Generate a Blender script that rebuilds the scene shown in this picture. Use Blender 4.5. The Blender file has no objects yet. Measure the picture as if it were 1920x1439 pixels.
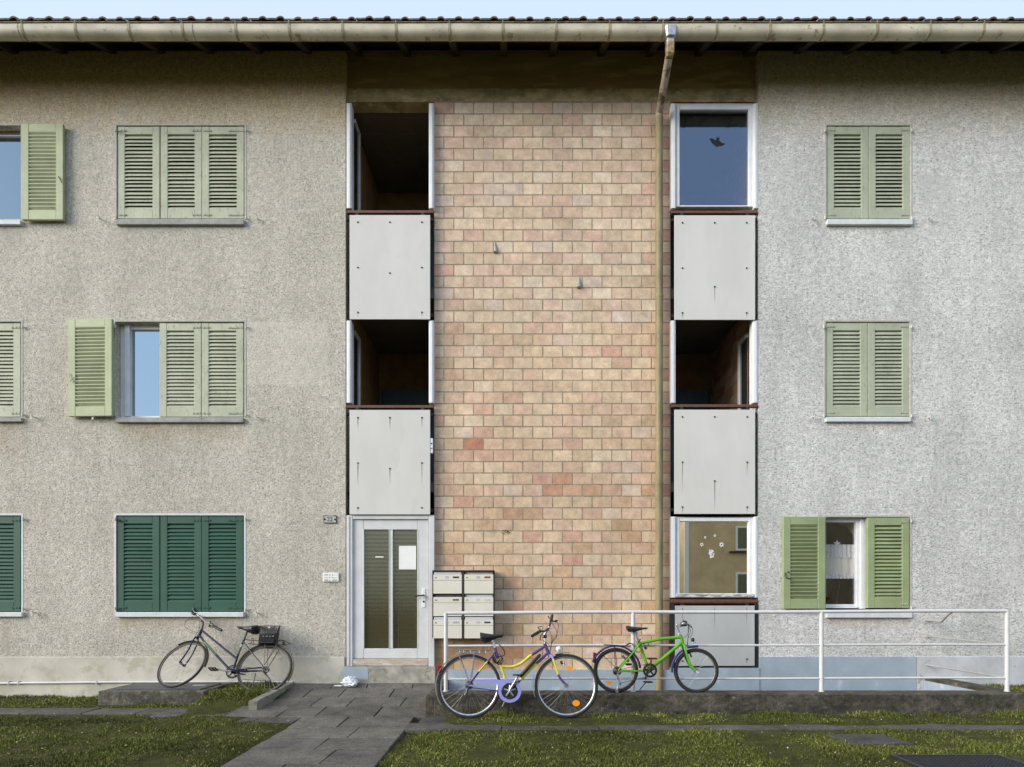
import bpy, math, random
import numpy as np
from mathutils import Vector, Matrix
random.seed(7)
R_ = math.radians

# ---------------------------------------------------------------- camera, sky, sun, exposure
FPX, CAMD, EYE, VX, VY = 1142.4, 8.4, 1.31, 970.0, 1128.0
scene = bpy.context.scene
cam = bpy.data.cameras.new('camera')
cam_o = bpy.data.objects.new('camera', cam)
scene.collection.objects.link(cam_o)
cam_o.location = (0, -CAMD, EYE)
cam_o.rotation_euler = (R_(90), 0, 0)
cam.sensor_width = 36; cam.sensor_fit = 'HORIZONTAL'
cam.lens = FPX / 1920 * 36
cam.shift_x = -(VX - 960) / 1920
cam.shift_y = (VY - 719.5) / 1920
cam.clip_start = 0.05; cam.clip_end = 600
scene.camera = cam_o

world = bpy.data.worlds.new('World'); scene.world = world
world.use_nodes = True
wn = world.node_tree.nodes; wl = world.node_tree.links
for n in list(wn): wn.remove(n)
SUN_EL, SUN_AZ = 22, 242          # azimuth clockwise from +Y: the soft sun stands behind the camera, to the left
sky = wn.new('ShaderNodeTexSky'); sky.sky_type = 'NISHITA'; sky.sun_disc = False
sky.sun_elevation = R_(SUN_EL); sky.sun_rotation = R_(SUN_AZ)
sky.air_density = 1.0; sky.dust_density = 2.5; sky.ozone_density = 1.0
pale = wn.new('ShaderNodeMix'); pale.data_type = 'RGBA'; pale.blend_type = 'MIX'
pale.inputs['Factor'].default_value = 0.75
pale.inputs['B'].default_value = (4.6, 5.55, 6.85, 1)     # thin bright cloud veil
wl.new(sky.outputs['Color'], pale.inputs['A'])
bg = wn.new('ShaderNodeBackground'); bg.inputs['Strength'].default_value = 0.11
wl.new(pale.outputs['Result'], bg.inputs['Color'])
wo = wn.new('ShaderNodeOutputWorld'); wl.new(bg.outputs['Background'], wo.inputs['Surface'])

sun = bpy.data.lights.new('sun', 'SUN'); sun.energy = 2.1; sun.angle = R_(36); sun.color = (1.0, 0.95, 0.86)
sun_o = bpy.data.objects.new('sun', sun); scene.collection.objects.link(sun_o)
_az = R_(SUN_AZ); _el = R_(SUN_EL)
_dir = Vector((math.sin(_az) * math.cos(_el), math.cos(_az) * math.cos(_el), math.sin(_el)))
sun_o.rotation_euler = _dir.to_track_quat('Z', 'Y').to_euler()
sun_o.location = _dir * 30

scene.view_settings.view_transform = 'Standard'; scene.view_settings.look = 'None'
scene.view_settings.exposure = 0.78; scene.view_settings.gamma = 1.0
scene.view_settings.use_curve_mapping = False
scene.cycles.max_bounces = 8
scene.cycles.diffuse_bounces = 4
scene.cycles.transparent_max_bounces = 16

# ---------------------------------------------------------------- helpers
def sc(d): return FPX / (CAMD - d)                 # picture pixels per metre at distance d in front of the facade
def X(px, d=0.0): return (px - VX) / sc(d)
def Z(py, d=0.0): return EYE - (py - VY) / sc(d)
def W(px, py, d=0.0): return Vector((X(px, d), -d, Z(py, d)))

def lin(c):
    return tuple(((v / 255) / 12.92 if v / 255 <= 0.04045 else ((v / 255 + 0.055) / 1.055) ** 2.4) for v in c)

class MB:
    def __init__(s): s.v = []; s.f = []; s.cl = []; s.c = None; s.m = []; s.mi = 0
    def add(s, vs, fs, c=None):
        o = len(s.v); s.v += [tuple(p) for p in vs]
        s.f += [tuple(i + o for i in f) for f in fs]
        s.m += [s.mi] * len(fs)
        cc = c or s.c or (1, 1, 1)
        if isinstance(cc, list): s.cl += cc
        else: s.cl += [cc] * len(vs)
        return s
    def box(s, x0, x1, y0, y1, z0, z1, c=None):
        if x0 > x1: x0, x1 = x1, x0
        if y0 > y1: y0, y1 = y1, y0
        if z0 > z1: z0, z1 = z1, z0
        v = [(x0,y0,z0),(x1,y0,z0),(x1,y1,z0),(x0,y1,z0),(x0,y0,z1),(x1,y0,z1),(x1,y1,z1),(x0,y1,z1)]
        return s.add(v, [(0,3,2,1),(4,5,6,7),(0,1,5,4),(1,2,6,5),(2,3,7,6),(3,0,4,7)], c)
    def bbox(s, x0, x1, y0, y1, z0, z1, b=0.004, c=None):
        """box with chamfered edges"""
        if x0 > x1: x0, x1 = x1, x0
        if y0 > y1: y0, y1 = y1, y0
        if z0 > z1: z0, z1 = z1, z0
        b = min(b, (x1-x0)*.45, (y1-y0)*.45, (z1-z0)*.45)
        cx, cy, cz = (x0+x1)/2, (y0+y1)/2, (z0+z1)/2
        hx, hy, hz = (x1-x0)/2, (y1-y0)/2, (z1-z0)/2
        v = []; idx = {}
        for sx in (-1,1):
            for sy in (-1,1):
                for sz in (-1,1):
                    for a in range(3):
                        k = [hx-b, hy-b, hz-b]; k[a] = (hx,hy,hz)[a]
                        idx[(sx,sy,sz,a)] = len(v)
                        v.append((cx+sx*k[0], cy+sy*k[1], cz+sz*k[2]))
        f = []
        def q(*l): f.append(tuple(idx[i] for i in l))
        for sg in (-1,1):
            o = [(-1,-1),(1,-1),(1,1),(-1,1)]
            if sg < 0: o = o[::-1]
            q(*[(sg,a,b_,0) for a,b_ in o]); q(*[(b_,sg,a,1) for a,b_ in o]); q(*[(a,b_,sg,2) for a,b_ in o])
        for s1 in (-1,1):
            for s2 in (-1,1):
                e = [((-1,s1,s2,1),(-1,s1,s2,2),(1,s1,s2,2),(1,s1,s2,1)),
                     ((s1,-1,s2,0),(s1,-1,s2,2),(s1,1,s2,2),(s1,1,s2,0)),
                     ((s1,s2,-1,0),(s1,s2,-1,1),(s1,s2,1,1),(s1,s2,1,0))]
                for g in e: q(*g)
        for sx in (-1,1):
            for sy in (-1,1):
                for sz in (-1,1): q((sx,sy,sz,0),(sx,sy,sz,1),(sx,sy,sz,2))
        s.add(v, f, c)
        s.fix = True
        return s
    def pbox(s, px0, px1, py0, py1, db, df, b=0.004, c=None):
        """chamfered box whose front face (at distance df) covers a pixel rectangle"""
        return s.bbox(X(px0,df), X(px1,df), -df, -db, Z(py1,df), Z(py0,df), b, c)
    def tube(s, pts, r, n=8, closed=False, cap=True, c=None):
        pts = [Vector(p) for p in pts]; m = len(pts)
        rs = r if isinstance(r, (list, tuple)) else [r] * m
        cs = c if isinstance(c, list) else None
        t = []
        for i in range(m):
            a = pts[(i-1) % m] if (closed or i > 0) else pts[i]
            b = pts[(i+1) % m] if (closed or i < m-1) else pts[i]
            d = (b - a); t.append(d.normalized() if d.length > 1e-9 else Vector((0,0,1)))
        up = Vector((0,0,1)) if abs(t[0].z) < .9 else Vector((1,0,0))
        nrm = (up - t[0]*up.dot(t[0])).normalized()
        vs = []; cl = []
        for i in range(m):
            nrm = (nrm - t[i]*nrm.dot(t[i])).normalized(); bi = t[i].cross(nrm)
            for k in range(n):
                a = 2*math.pi*k/n
                vs.append(pts[i] + (nrm*math.cos(a) + bi*math.sin(a))*rs[i])
                if cs: cl.append(cs[i])
        fs = []
        for i in range(m if closed else m-1):
            j = (i+1) % m
            for k in range(n):
                l = (k+1) % n
                fs.append((i*n+k, i*n+l, j*n+l, j*n+k))
        if cap and not closed:
            fs.append(tuple(range(n))[::-1]); fs.append(tuple((m-1)*n+k for k in range(n)))
        return s.add(vs, fs, cl if cs else c)
    def ring(s, C, n, R, r, seg=48, k=8, c=None, a0=0, a1=360, sq=1.0):
        """torus (or part of one) round axis n"""
        C = Vector(C); n = Vector(n).normalized(); u, w = frame(n)
        full = abs(a1-a0) >= 359.9
        m = seg if full else seg+1
        vs = []; fs = []
        for i in range(m):
            a = R_(a0 + (a1-a0)*i/seg); e = u*math.cos(a) + w*math.sin(a)
            for j in range(k):
                b = 2*math.pi*(j+.5)/k
                vs.append(C + e*(R + r*math.cos(b)) + n*(r*sq*math.sin(b)))
        for i in range(m if full else m-1):
            for j in range(k):
                fs.append((i*k+j, ((i+1)%m)*k+j, ((i+1)%m)*k+(j+1)%k, i*k+(j+1)%k))
        if not full: fs += [tuple(range(k)), tuple((m-1)*k+j for j in range(k))[::-1]]
        return s.add(vs, fs, c)
    def cyl(s, a, b, r, n=16, r2=None, c=None):
        return s.tube([a, b], [r, r if r2 is None else r2], n, c=c)
    def poly(s, pts, ext, c=None):
        """polygon extruded by vector ext"""
        ext = Vector(ext); m = len(pts); v = [Vector(p) for p in pts]; v2 = [p + ext for p in v]
        fs = [tuple(range(m)), tuple(range(m, 2*m))[::-1]] + [(i, m+i, m+(i+1)%m, (i+1)%m) for i in range(m)]
        return s.add(v + v2, fs, c)
    def band(s, C, n, R, width, th, a0, a1, seg=40, c=None, crown=0.006):
        """mudguard: curved strip with a crowned section, angles in plane from u towards w"""
        C = Vector(C); n = Vector(n).normalized(); u, w = frame(n); vs = []; fs = []
        prof = [(-.5,0),(-.3,.8),(0,1),(.3,.8),(.5,0)]
        sec = [(R + crown*q, p*width) for p, q in prof] + [(R - th + crown*q, p*width) for p, q in prof[::-1]]
        k = len(sec)
        for i in range(seg+1):
            a = R_(a0 + (a1-a0)*i/seg); e = u*math.cos(a) + w*math.sin(a)
            for (rr, l) in sec: vs.append(C + e*rr + n*l)
        for i in range(seg):
            for j in range(k): fs.append((i*k+j, (i+1)*k+j, (i+1)*k+(j+1)%k, i*k+(j+1)%k))
        fs += [tuple(range(k)), tuple(seg*k+j for j in range(k))[::-1]]
        return s.add(vs, fs, c)
    def build(s, name, mats, parent=None, smooth=False, ang=40):
        me = bpy.data.meshes.new(name)
        me.from_pydata(s.v, [], s.f)
        me.update()
        import bmesh
        bm = bmesh.new(); bm.from_mesh(me)
        bmesh.ops.recalc_face_normals(bm, faces=bm.faces); bm.to_mesh(me); bm.free()
        if not isinstance(mats, (list, tuple)): mats = [mats]
        for m in mats: me.materials.append(m)
        if any(s.m): me.polygons.foreach_set('material_index', s.m)
        at = me.color_attributes.new('Col', 'FLOAT_COLOR', 'POINT')
        at.data.foreach_set('color', np.array([tuple(c)[:3] + (c[3] if len(c) > 3 else 1.0,) for c in s.cl], dtype=np.float32).ravel())
        if smooth:
            me.shade_smooth(); me.set_sharp_from_angle(angle=R_(ang))
        o = bpy.data.objects.new(name, me); scene.collection.objects.link(o)
        if parent:
            o.parent = parent
        return o

def frame(n):
    """u horizontal, w upwards, both square to n"""
    n = Vector(n).normalized()
    u = Vector((0,0,1)).cross(n)
    u = -u.normalized() if u.x > 0 and False else u.normalized()
    w = n.cross(u)
    return u, w

def reparent(root):
    """keep world positions: children are built in world space and the root is moved to the thing's base"""
    def kids(o): return [c for c in scene.objects if c.parent == o]
    inv = Matrix.Translation(root.location).inverted()
    for c in kids(root): c.matrix_parent_inverse = inv

def thing(name, label, cat, loc=(0,0,0), group=None):
    o = bpy.data.objects.new(name, None); scene.collection.objects.link(o)
    o.empty_display_size = .2; o.location = loc; o['label'] = label; o['category'] = cat
    if group: o['group'] = group
    return o
def tag(o, label, cat, group=None):
    o['label'] = label; o['category'] = cat
    if group: o['group'] = group
    return o
def struct(o): o['kind'] = 'structure'; return o

# ---------------------------------------------------------------- materials
def new_mat(name):
    m = bpy.data.materials.new(name); m.use_nodes = True
    nt = m.node_tree; b = nt.nodes['Principled BSDF']
    return m, nt, b
def _n(nt, t, **k):
    n = nt.nodes.new(t)
    for a, v in k.items():
        if a in n.inputs: n.inputs[a].default_value = v
        else: setattr(n, a, v)
    return n
def coords(nt, scale=(1,1,1), world=True):
    g = _n(nt, 'ShaderNodeNewGeometry'); mp = _n(nt, 'ShaderNodeMapping'); mp.inputs['Scale'].default_value = scale
    nt.links.new(g.outputs['Position'], mp.inputs['Vector']); return mp.outputs['Vector']
def noise(nt, scale, detail=3, rough=.6, stretch=(1,1,1)):
    n = _n(nt, 'ShaderNodeTexNoise'); n.inputs['Scale'].default_value = scale
    n.inputs['Detail'].default_value = detail; n.inputs['Roughness'].default_value = rough
    nt.links.new(coords(nt, stretch), n.inputs['Vector']); return n.outputs['Fac']
def ramp(nt, fac, stops, interp='LINEAR'):
    r = _n(nt, 'ShaderNodeValToRGB'); r.color_ramp.interpolation = interp
    e = r.color_ramp.elements
    while len(e) < len(stops): e.new(.5)
    for i, (p, c) in enumerate(stops):
        e[i].position = p; e[i].color = (c[0], c[1], c[2], 1) if hasattr(c, '__len__') else (c, c, c, 1)
    nt.links.new(fac, r.inputs['Fac']); return r.outputs['Color']
def mix(nt, fac, a, b, mode='MIX'):
    m = _n(nt, 'ShaderNodeMix'); m.data_type = 'RGBA'; m.blend_type = mode
    for k, v in (('Factor', fac), ('A', a), ('B', b)):
        if hasattr(v, 'is_linked') or hasattr(v, 'links'): nt.links.new(v, m.inputs[k])
        elif k == 'Factor': m.inputs[k].default_value = v
        else: m.inputs[k].default_value = (v[0], v[1], v[2], 1)
    return m.outputs['Result']
def bump(nt, b, h, strength=.5, dist=.01, prev=None):
    n = _n(nt, 'ShaderNodeBump'); n.inputs['Strength'].default_value = strength; n.inputs['Distance'].default_value = dist
    nt.links.new(h, n.inputs['Height'])
    if prev: nt.links.new(prev, n.inputs['Normal'])
    nt.links.new(n.outputs['Normal'], b.inputs['Normal']); return n.outputs['Normal']
def math_(nt, op, a, b=0.0, clamp=False):
    m = _n(nt, 'ShaderNodeMath', operation=op, use_clamp=clamp)
    for i, v in enumerate((a, b)):
        if hasattr(v, 'links'): nt.links.new(v, m.inputs[i])
        else: m.inputs[i].default_value = v
    return m.outputs[0]
def zmap(nt, z0, z1, axis=2):
    g = _n(nt, 'ShaderNodeNewGeometry'); sp = _n(nt, 'ShaderNodeSeparateXYZ')
    nt.links.new(g.outputs['Position'], sp.inputs[0])
    r = _n(nt, 'ShaderNodeMapRange'); r.inputs['From Min'].default_value = z0; r.inputs['From Max'].default_value = z1
    nt.links.new(sp.outputs[axis], r.inputs['Value']); return r.outputs['Result']

def simple(name, col, rough=.5, metal=0.0, var=.15, vs=6.0, bs=0.0, bscale=120, bd=.002, dirt=None, dscale=25, dth=.6, attr=False, stretch=(1,1,1), coat=0):
    """painted / plain surface: soft variation, fine bump, optional wear patches of their own colour"""
    m, nt, b = new_mat(name)
    base = col
    if attr:
        a = _n(nt, 'ShaderNodeVertexColor'); a.layer_name = 'Col'; base = a.outputs['Color']
    f = noise(nt, vs, 4, .6, stretch)
    c = mix(nt, 1.0, base, ramp(nt, f, [(.3, 1-var), (.7, 1+var*.5)]), 'MULTIPLY')
    if dirt:
        f2 = noise(nt, dscale, 5, .7, stretch)
        c = mix(nt, ramp(nt, f2, [(dth, 0.0), (dth+.08, 1.0)]), c, dirt)
    nt.links.new(c, b.inputs['Base Color'])
    b.inputs['Roughness'].default_value = rough; b.inputs['Metallic'].default_value = metal
    if attr: b.inputs['Specular IOR Level'].default_value = .25
    if coat: b.inputs['Coat Weight'].default_value = coat
    if bs: bump(nt, b, noise(nt, bscale, 4), bs, bd)
    return m

def rect_mask(nt, x0, x1, z0, z1, fx, ft, fb):
    """soft-edged wall rectangle: fx side feather, ft top feather, fb bottom feather"""
    a = math_(nt, 'MULTIPLY', zmap(nt, x0-fx, x0+fx, 0), zmap(nt, x1+fx, x1-fx, 0))
    return math_(nt, 'MULTIPLY', a, math_(nt, 'MULTIPLY', zmap(nt, z1+ft, z1-ft), zmap(nt, z0-fb, z0+fb)))
def stucco(name, light, dark, pit, stain, algae_top=True, grain=62, sills=(), patches=(), horiz=False):
    m, nt, b = new_mat(name)
    big = noise(nt, .9, 5, .65)
    streak = noise(nt, 2.2, 5, .65, (1, 1, .22))
    mm = math_(nt, 'ADD', math_(nt, 'MULTIPLY', big, .55), math_(nt, 'MULTIPLY', streak, .45))
    c = mix(nt, ramp(nt, mm, [(.36, 0.0), (.64, 1.0)]), dark, light)
    if algae_top:
        # run-off staining below the roof, ragged lower edge
        zz = zmap(nt, 7.35, 8.75)
        rag = noise(nt, 4.0, 8, .78, (1, 1, .55))
        k = math_(nt, 'ADD', math_(nt, 'MULTIPLY', zz, 1.25), math_(nt, 'MULTIPLY', math_(nt, 'SUBTRACT', rag, .5), 1.1))
        c = mix(nt, math_(nt, 'MULTIPLY', ramp(nt, k, [(.26, 0.0), (1.0, 1.0)]), .88), c, stain)
    tw = noise(nt, 11, 6, .8, (.7, 1, 1.4) if horiz else (1, 1, .9)); c = mix(nt, 1.0, c, ramp(nt, tw, [(.36, .84), (.62, 1.10)]), 'MULTIPLY')
    # mottled grain and dark hollows of the roughcast
    g1 = noise(nt, grain*.62, 4, .75, (.75, 1, 1.35) if horiz else (1, 1, 1.1)); g2 = noise(nt, grain*.30, 4, .7); g3 = noise(nt, grain*1.25, 2, .6)
    c = mix(nt, 1.0, c, ramp(nt, g3, [(.32, .72), (.68, 1.2)]), 'MULTIPLY')
    c = mix(nt, 1.0, c, ramp(nt, g2, [(.34, .80), (.64, 1.10)]), 'MULTIPLY')
    clus = ramp(nt, noise(nt, 3.0, 6, .8, (1, 1, .8)), [(.36, .45), (.60, 1.0)])
    hol = math_(nt, 'MULTIPLY', ramp(nt, g1, [(.40, 1.0), (.47, 0.0)]), clus)
    c = mix(nt, math_(nt, 'MULTIPLY', hol, .85), c, pit)
    blot = noise(nt, 9, 5, .7)
    for (x0, x1, z1, h, col, k) in sills:      # rusty and dark run-off below the sills
        rg_ = noise(nt, 7, 5, .75, (1, 1, .35))
        mk = math_(nt, 'MULTIPLY', rect_mask(nt, x0, x1, z1-h*.6, z1, .12, .01, h*.5), ramp(nt, rg_, [(.35, .15), (.62, 1.0)]))
        c = mix(nt, math_(nt, 'MULTIPLY', mk, k), c, col)
    for (x0, x1, z0, z1, col, k) in patches:   # later repairs in a slightly different render
        mk = math_(nt, 'MULTIPLY', rect_mask(nt, x0, x1, z0, z1, .015, .015, .02), ramp(nt, blot, [(.3, .35), (.6, 1.0)]))
        c = mix(nt, math_(nt, 'MULTIPLY', mk, k), c, col)
    c = mix(nt, math_(nt, 'MULTIPLY', ramp(nt, blot, [(.60, 0.0), (.74, .5)]), .8), c, dark)
    zl = zmap(nt, .62, .1)
    rg = noise(nt, 3.2, 6, .72)
    kk = math_(nt, 'ADD', math_(nt, 'MULTIPLY', zl, .5), math_(nt, 'SUBTRACT', rg, .62))
    c = mix(nt, ramp(nt, kk, [(.22, 0.0), (.5, .55)]), c, (.16, .17, .08))
    nt.links.new(c, b.inputs['Base Color'])
    b.inputs['Roughness'].default_value = .95; b.inputs['Specular IOR Level'].default_value = .1
    h = math_(nt, 'ADD', math_(nt, 'MULTIPLY', ramp(nt, g1, [(.3, 0.0), (.6, 1.0)]), .7), math_(nt, 'MULTIPLY', g2, .8))
    bump(nt, b, h, .55, .012)
    return m

M = {}
BRN = (.34, .25, .15); GRY = (.36, .34, .29)
M['stucco_left'] = stucco('stucco_left', (.73, .68, .59), (.55, .515, .44), (.20, .18, .14), (.64, .45, .205),
    sills=[(X(0), X(40), Z(421), .5, GRY, .5), (X(217), X(458), Z(421), .35, GRY, .45), (X(216), X(457), Z(792), .42, BRN, .6), (X(-10), X(45), Z(792), .7, BRN, .5), (X(215), X(457), Z(1158), .16, (.45, .34, .2), .75)],
    patches=[(X(460), X(615), Z(722), Z(604), (.78, .73, .64), .32), (X(120), X(216), Z(800), Z(596), (.76, .71, .62), .2)])
M['stucco_right'] = stucco('stucco_right', (.83, .815, .79), (.60, .59, .57), (.22, .215, .21), (.60, .48, .29), grain=54, horiz=True,
    sills=[(X(1551), X(1712), Z(421), .10, (.42, .33, .2), .6), (X(1549), X(1709), Z(791), .08, (.42, .33, .2), .5), (X(1550), X(1711), Z(1159), .16, (.5, .38, .24), .75), (X(1720), X(1790), Z(330), 1.0, (.52, .515, .51), .6), (X(1440), X(1500), Z(300), 1.2, (.56, .555, .55), .5)])
M['plinth'] = simple('plinth_render', (.60, .565, .485), .9, var=.22, vs=2.2, bs=.35, bscale=60, bd=.004, dirt=(.47, .44, .345), dscale=3.2, dth=.53)
M['plinth_grey'] = simple('plinth_grey', (.60, .61, .63), .9, var=.3, vs=2.2, bs=.35, bscale=60, bd=.004, dirt=(.27, .28, .25), dscale=2.4, dth=.60)
M['blue'] = simple('blue_plinth_paint', (.36, .43, .50), .8, var=.14, vs=3, bs=.2, bscale=90, bd=.002, dirt=(.50, .56, .62), dscale=3, dth=.6)
M['concrete'] = simple('concrete_beam', (.40, .255, .11), .9, var=.3, vs=2.4, bs=.3, bscale=40, bd=.004, dirt=(.46, .33, .16), dscale=2.6, dth=.52, stretch=(.5, 1, 2.6))
M['step'] = simple('step_concrete', (.40, .38, .33), .9, var=.4, vs=5, bs=.4, bscale=60, bd=.004, dirt=(.22, .21, .14), dscale=7, dth=.55)
M['sill'] = simple('stone_sill', (.36, .36, .35), .8, var=.25, vs=9, bs=.2, bscale=90, dirt=(.2, .2, .18), dscale=12, dth=.62)
M['sill_light'] = simple('painted_sill', (.66, .69, .72), .6, var=.12, vs=9, bs=.1, dirt=(.38, .38, .36), dscale=10, dth=.68)
M['white'] = simple('white_paint', (.82, .83, .86), .45, var=.08, vs=8, bs=.08, dirt=(.42, .41, .38), dscale=18, dth=.71)
M['door_paint'] = simple('grey_white_door_paint', (.68, .68, .685), .45, var=.10, vs=5, bs=.08, dirt=(.34, .31, .27), dscale=16, dth=.70)
M['wood_worn'] = simple('worn_threshold', (.50, .42, .34), .8, var=.3, vs=8, bs=.3, bscale=60, dirt=(.62, .58, .52), dscale=9, dth=.5, stretch=(.4, 1, 2))
M['rust_rail'] = simple('brown_rail_paint', (.15, .065, .042), .5, var=.3, vs=20, bs=.1)
M['dark'] = simple('dark_steel', (.022, .022, .024), .6, var=.2)
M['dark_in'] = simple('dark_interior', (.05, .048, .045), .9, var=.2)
M['mortar'] = simple('mortar', (.38, .32, .235), .95, var=.3, vs=30, bs=.6, bscale=160, bd=.004, dirt=(.24, .20, .14), dscale=34, dth=.55)
M['hinge'] = simple('painted_hinge', (.40, .41, .33), .6, var=.2, dirt=(.18,.14,.09), dscale=60, dth=.6)
M['hook'] = simple('holdback_metal', (.62, .61, .57), .6, var=.3, vs=60, dirt=(.2,.18,.15), dscale=70, dth=.55)
M['gutter'] = simple('weathered_gutter', (.60, .55, .42), .55, .0, var=.3, vs=2.6, bs=.1, dirt=(.30, .25, .13), dscale=7, dth=.58, stretch=(1, 1, 1.6))
M['strap'] = simple('gutter_strap', (.36, .31, .2), .7, var=.4, vs=30)
M['bead'] = simple('rusty_gutter_bead', (.22, .16, .085), .7, var=.4, vs=10, dirt=(.10, .06, .035), dscale=14, dth=.5)
M['pipe'] = simple('mossy_downpipe', (.27, .225, .115), .6, var=.35, vs=8, bs=.2, dirt=(.38, .33, .22), dscale=14, dth=.62, stretch=(1,1,.4))
M['pipe_light'] = simple('zinc_elbow', (.48, .42, .34), .5, .2, var=.3, vs=12, dirt=(.13, .10, .05), dscale=9, dth=.55)
M['zinc'] = simple('zinc', (.52, .54, .56), .35, .7, var=.3, vs=20, dirt=(.40, .33, .2), dscale=25, dth=.6)
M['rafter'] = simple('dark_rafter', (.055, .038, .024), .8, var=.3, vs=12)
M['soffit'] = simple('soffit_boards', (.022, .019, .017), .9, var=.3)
M['tile'] = simple('roof_tile', (.10, .075, .06), .85, var=.5, vs=14, bs=.4, dirt=(.24, .22, .17), dscale=26, dth=.54)
M['panel'] = simple('fibre_cement', (.655, .64, .61), .6, var=.07, vs=2.2, bs=.08, dirt=(.625, .61, .58), dscale=2.6, dth=.55, stretch=(1, 1, .45))
M['panel_low'] = simple('fibre_cement_low', (.47, .48, .48), .6, var=.1, vs=2.5, bs=.06, dirt=(.38, .38, .37), dscale=4, dth=.6, stretch=(1, 1, .35))
M['rail'] = simple('rail_white_paint', (.66, .65, .66), .4, var=.08, vs=10, dirt=(.30, .22, .16), dscale=34, dth=.72)
M['cream'] = simple('cream_enamel', (.74, .71, .60), .4, var=.05, vs=4)
M['lav'] = simple('flap_enamel', (.60, .61, .70), .35, var=.08)
M['paper'] = simple('paper', (.86, .86, .83), .8, var=.03)
M['teal'] = simple('teal_door', (.05, .11, .13), .5, var=.2)
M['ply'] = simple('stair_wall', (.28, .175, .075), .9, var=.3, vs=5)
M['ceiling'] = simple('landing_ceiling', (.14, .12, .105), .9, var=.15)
def old_concrete(name, dark, pale, moss, th=.55):
    m, nt, b = new_mat(name)
    c = mix(nt, ramp(nt, noise(nt, 3.5, 7, .75, (1,1,1.6)), [(.40, 0.0), (.62, 1.0)]), dark, pale)
    c = mix(nt, 1.0, c, ramp(nt, noise(nt, 26, 5, .75), [(.30, .45), (.70, 1.55)]), 'MULTIPLY')
    c = mix(nt, ramp(nt, noise(nt, 11, 6, .8), [(th+.06, 0.0), (th+.13, .85)]), c, (.30, .28, .24))
    c = mix(nt, ramp(nt, noise(nt, 6, 6, .75), [(.50, 0.0), (.66, .8)]), c, moss)
    nt.links.new(c, b.inputs['Base Color']); b.inputs['Roughness'].default_value = .95
    bump(nt, b, math_(nt, 'ADD', noise(nt, 38, 5, .75), noise(nt, 9, 4)), .9, .015); return m
M['mossy'] = old_concrete('mossy_concrete', (.035, .031, .024), (.12, .105, .08), (.040, .045, .012))
M['platform'] = old_concrete('platform_concrete', (.055, .05, .04), (.17, .155, .125), (.06, .062, .02), .53)
M['kerb'] = simple('kerb_concrete', (.24, .235, .19), .95, var=.4, vs=8, bs=.5, bscale=60, bd=.006, dirt=(.13, .14, .07), dscale=12, dth=.57)
M['plate'] = simple('steel_cover', (.10, .10, .115), .5, .4, var=.4, vs=9, bs=.2)
M['grate'] = simple('grate_steel', (.05, .05, .06), .5, .5, var=.3, vs=30)
M['bag'] = simple('white_plastic', (.82, .84, .86), .35, var=.06, vs=20)
M['leaf'] = simple('dead_leaf', (.3, .2, .1), .8, attr=True, var=.3, vs=40)

def slab_mat():
    m, nt, b = new_mat('paving_slab')
    a = _n(nt, 'ShaderNodeVertexColor'); a.layer_name = 'Col'
    f = noise(nt, 3.5, 7, .8); g = noise(nt, 48, 5, .8)
    c = mix(nt, 1.0, a.outputs['Color'], ramp(nt, f, [(.38, .60), (.62, 1.40)]), 'MULTIPLY')
    c = mix(nt, 1.0, c, ramp(nt, g, [(.35, .45), (.65, 1.7)]), 'MULTIPLY')
    mo = noise(nt, 7, 6, .75)
    c = mix(nt, math_(nt, 'MULTIPLY', ramp(nt, mo, [(.56, 0.0), (.68, 1.0)]), .5), c, (.05, .055, .022))
    nt.links.new(c, b.inputs['Base Color']); b.inputs['Roughness'].default_value = .8
    bump(nt, b, math_(nt, 'ADD', g, math_(nt, 'MULTIPLY', f, 2)), .5, .005)
    return m
M['slab'] = slab_mat()

def brick_mat(name='clay_brick'):
    m, nt, b = new_mat(name)
    a = _n(nt, 'ShaderNodeVertexColor'); a.layer_name = 'Col'
    f = noise(nt, 9, 5, .65); f2 = noise(nt, 6, 4, .6); g = noise(nt, 190, 3, .6); sp = noise(nt, 75, 2, .5)
    c = mix(nt, ramp(nt, f2, [(.52, 0.0), (.74, .22)]), a.outputs['Color'], (.64, .42, .30))
    wz = noise(nt, 1.1, 5, .7, (1, 1, .5)); c = mix(nt, 1.0, c, ramp(nt, wz, [(.34, .86), (.62, 1.05)]), 'MULTIPLY')
    gr = noise(nt, 3.3, 5, .75); c = mix(nt, ramp(nt, gr, [(.63, 0.0), (.72, .35)]), c, (.46, .42, .22))
    c = mix(nt, 1.0, c, ramp(nt, f, [(.3, .76), (.7, 1.14)]), 'MULTIPLY')
    c = mix(nt, 1.0, c, ramp(nt, noise(nt, 70, 4, .75), [(.3, .84), (.7, 1.10)]), 'MULTIPLY')
    c = mix(nt, ramp(nt, sp, [(.27, .6), (.33, 0.0)]), c, (.22, .16, .10))
    nt.links.new(c, b.inputs['Base Color']); b.inputs['Roughness'].default_value = .85
    bump(nt, b, math_(nt, 'ADD', g, f), .35, .004)
    return m
M['brick'] = brick_mat()

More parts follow.
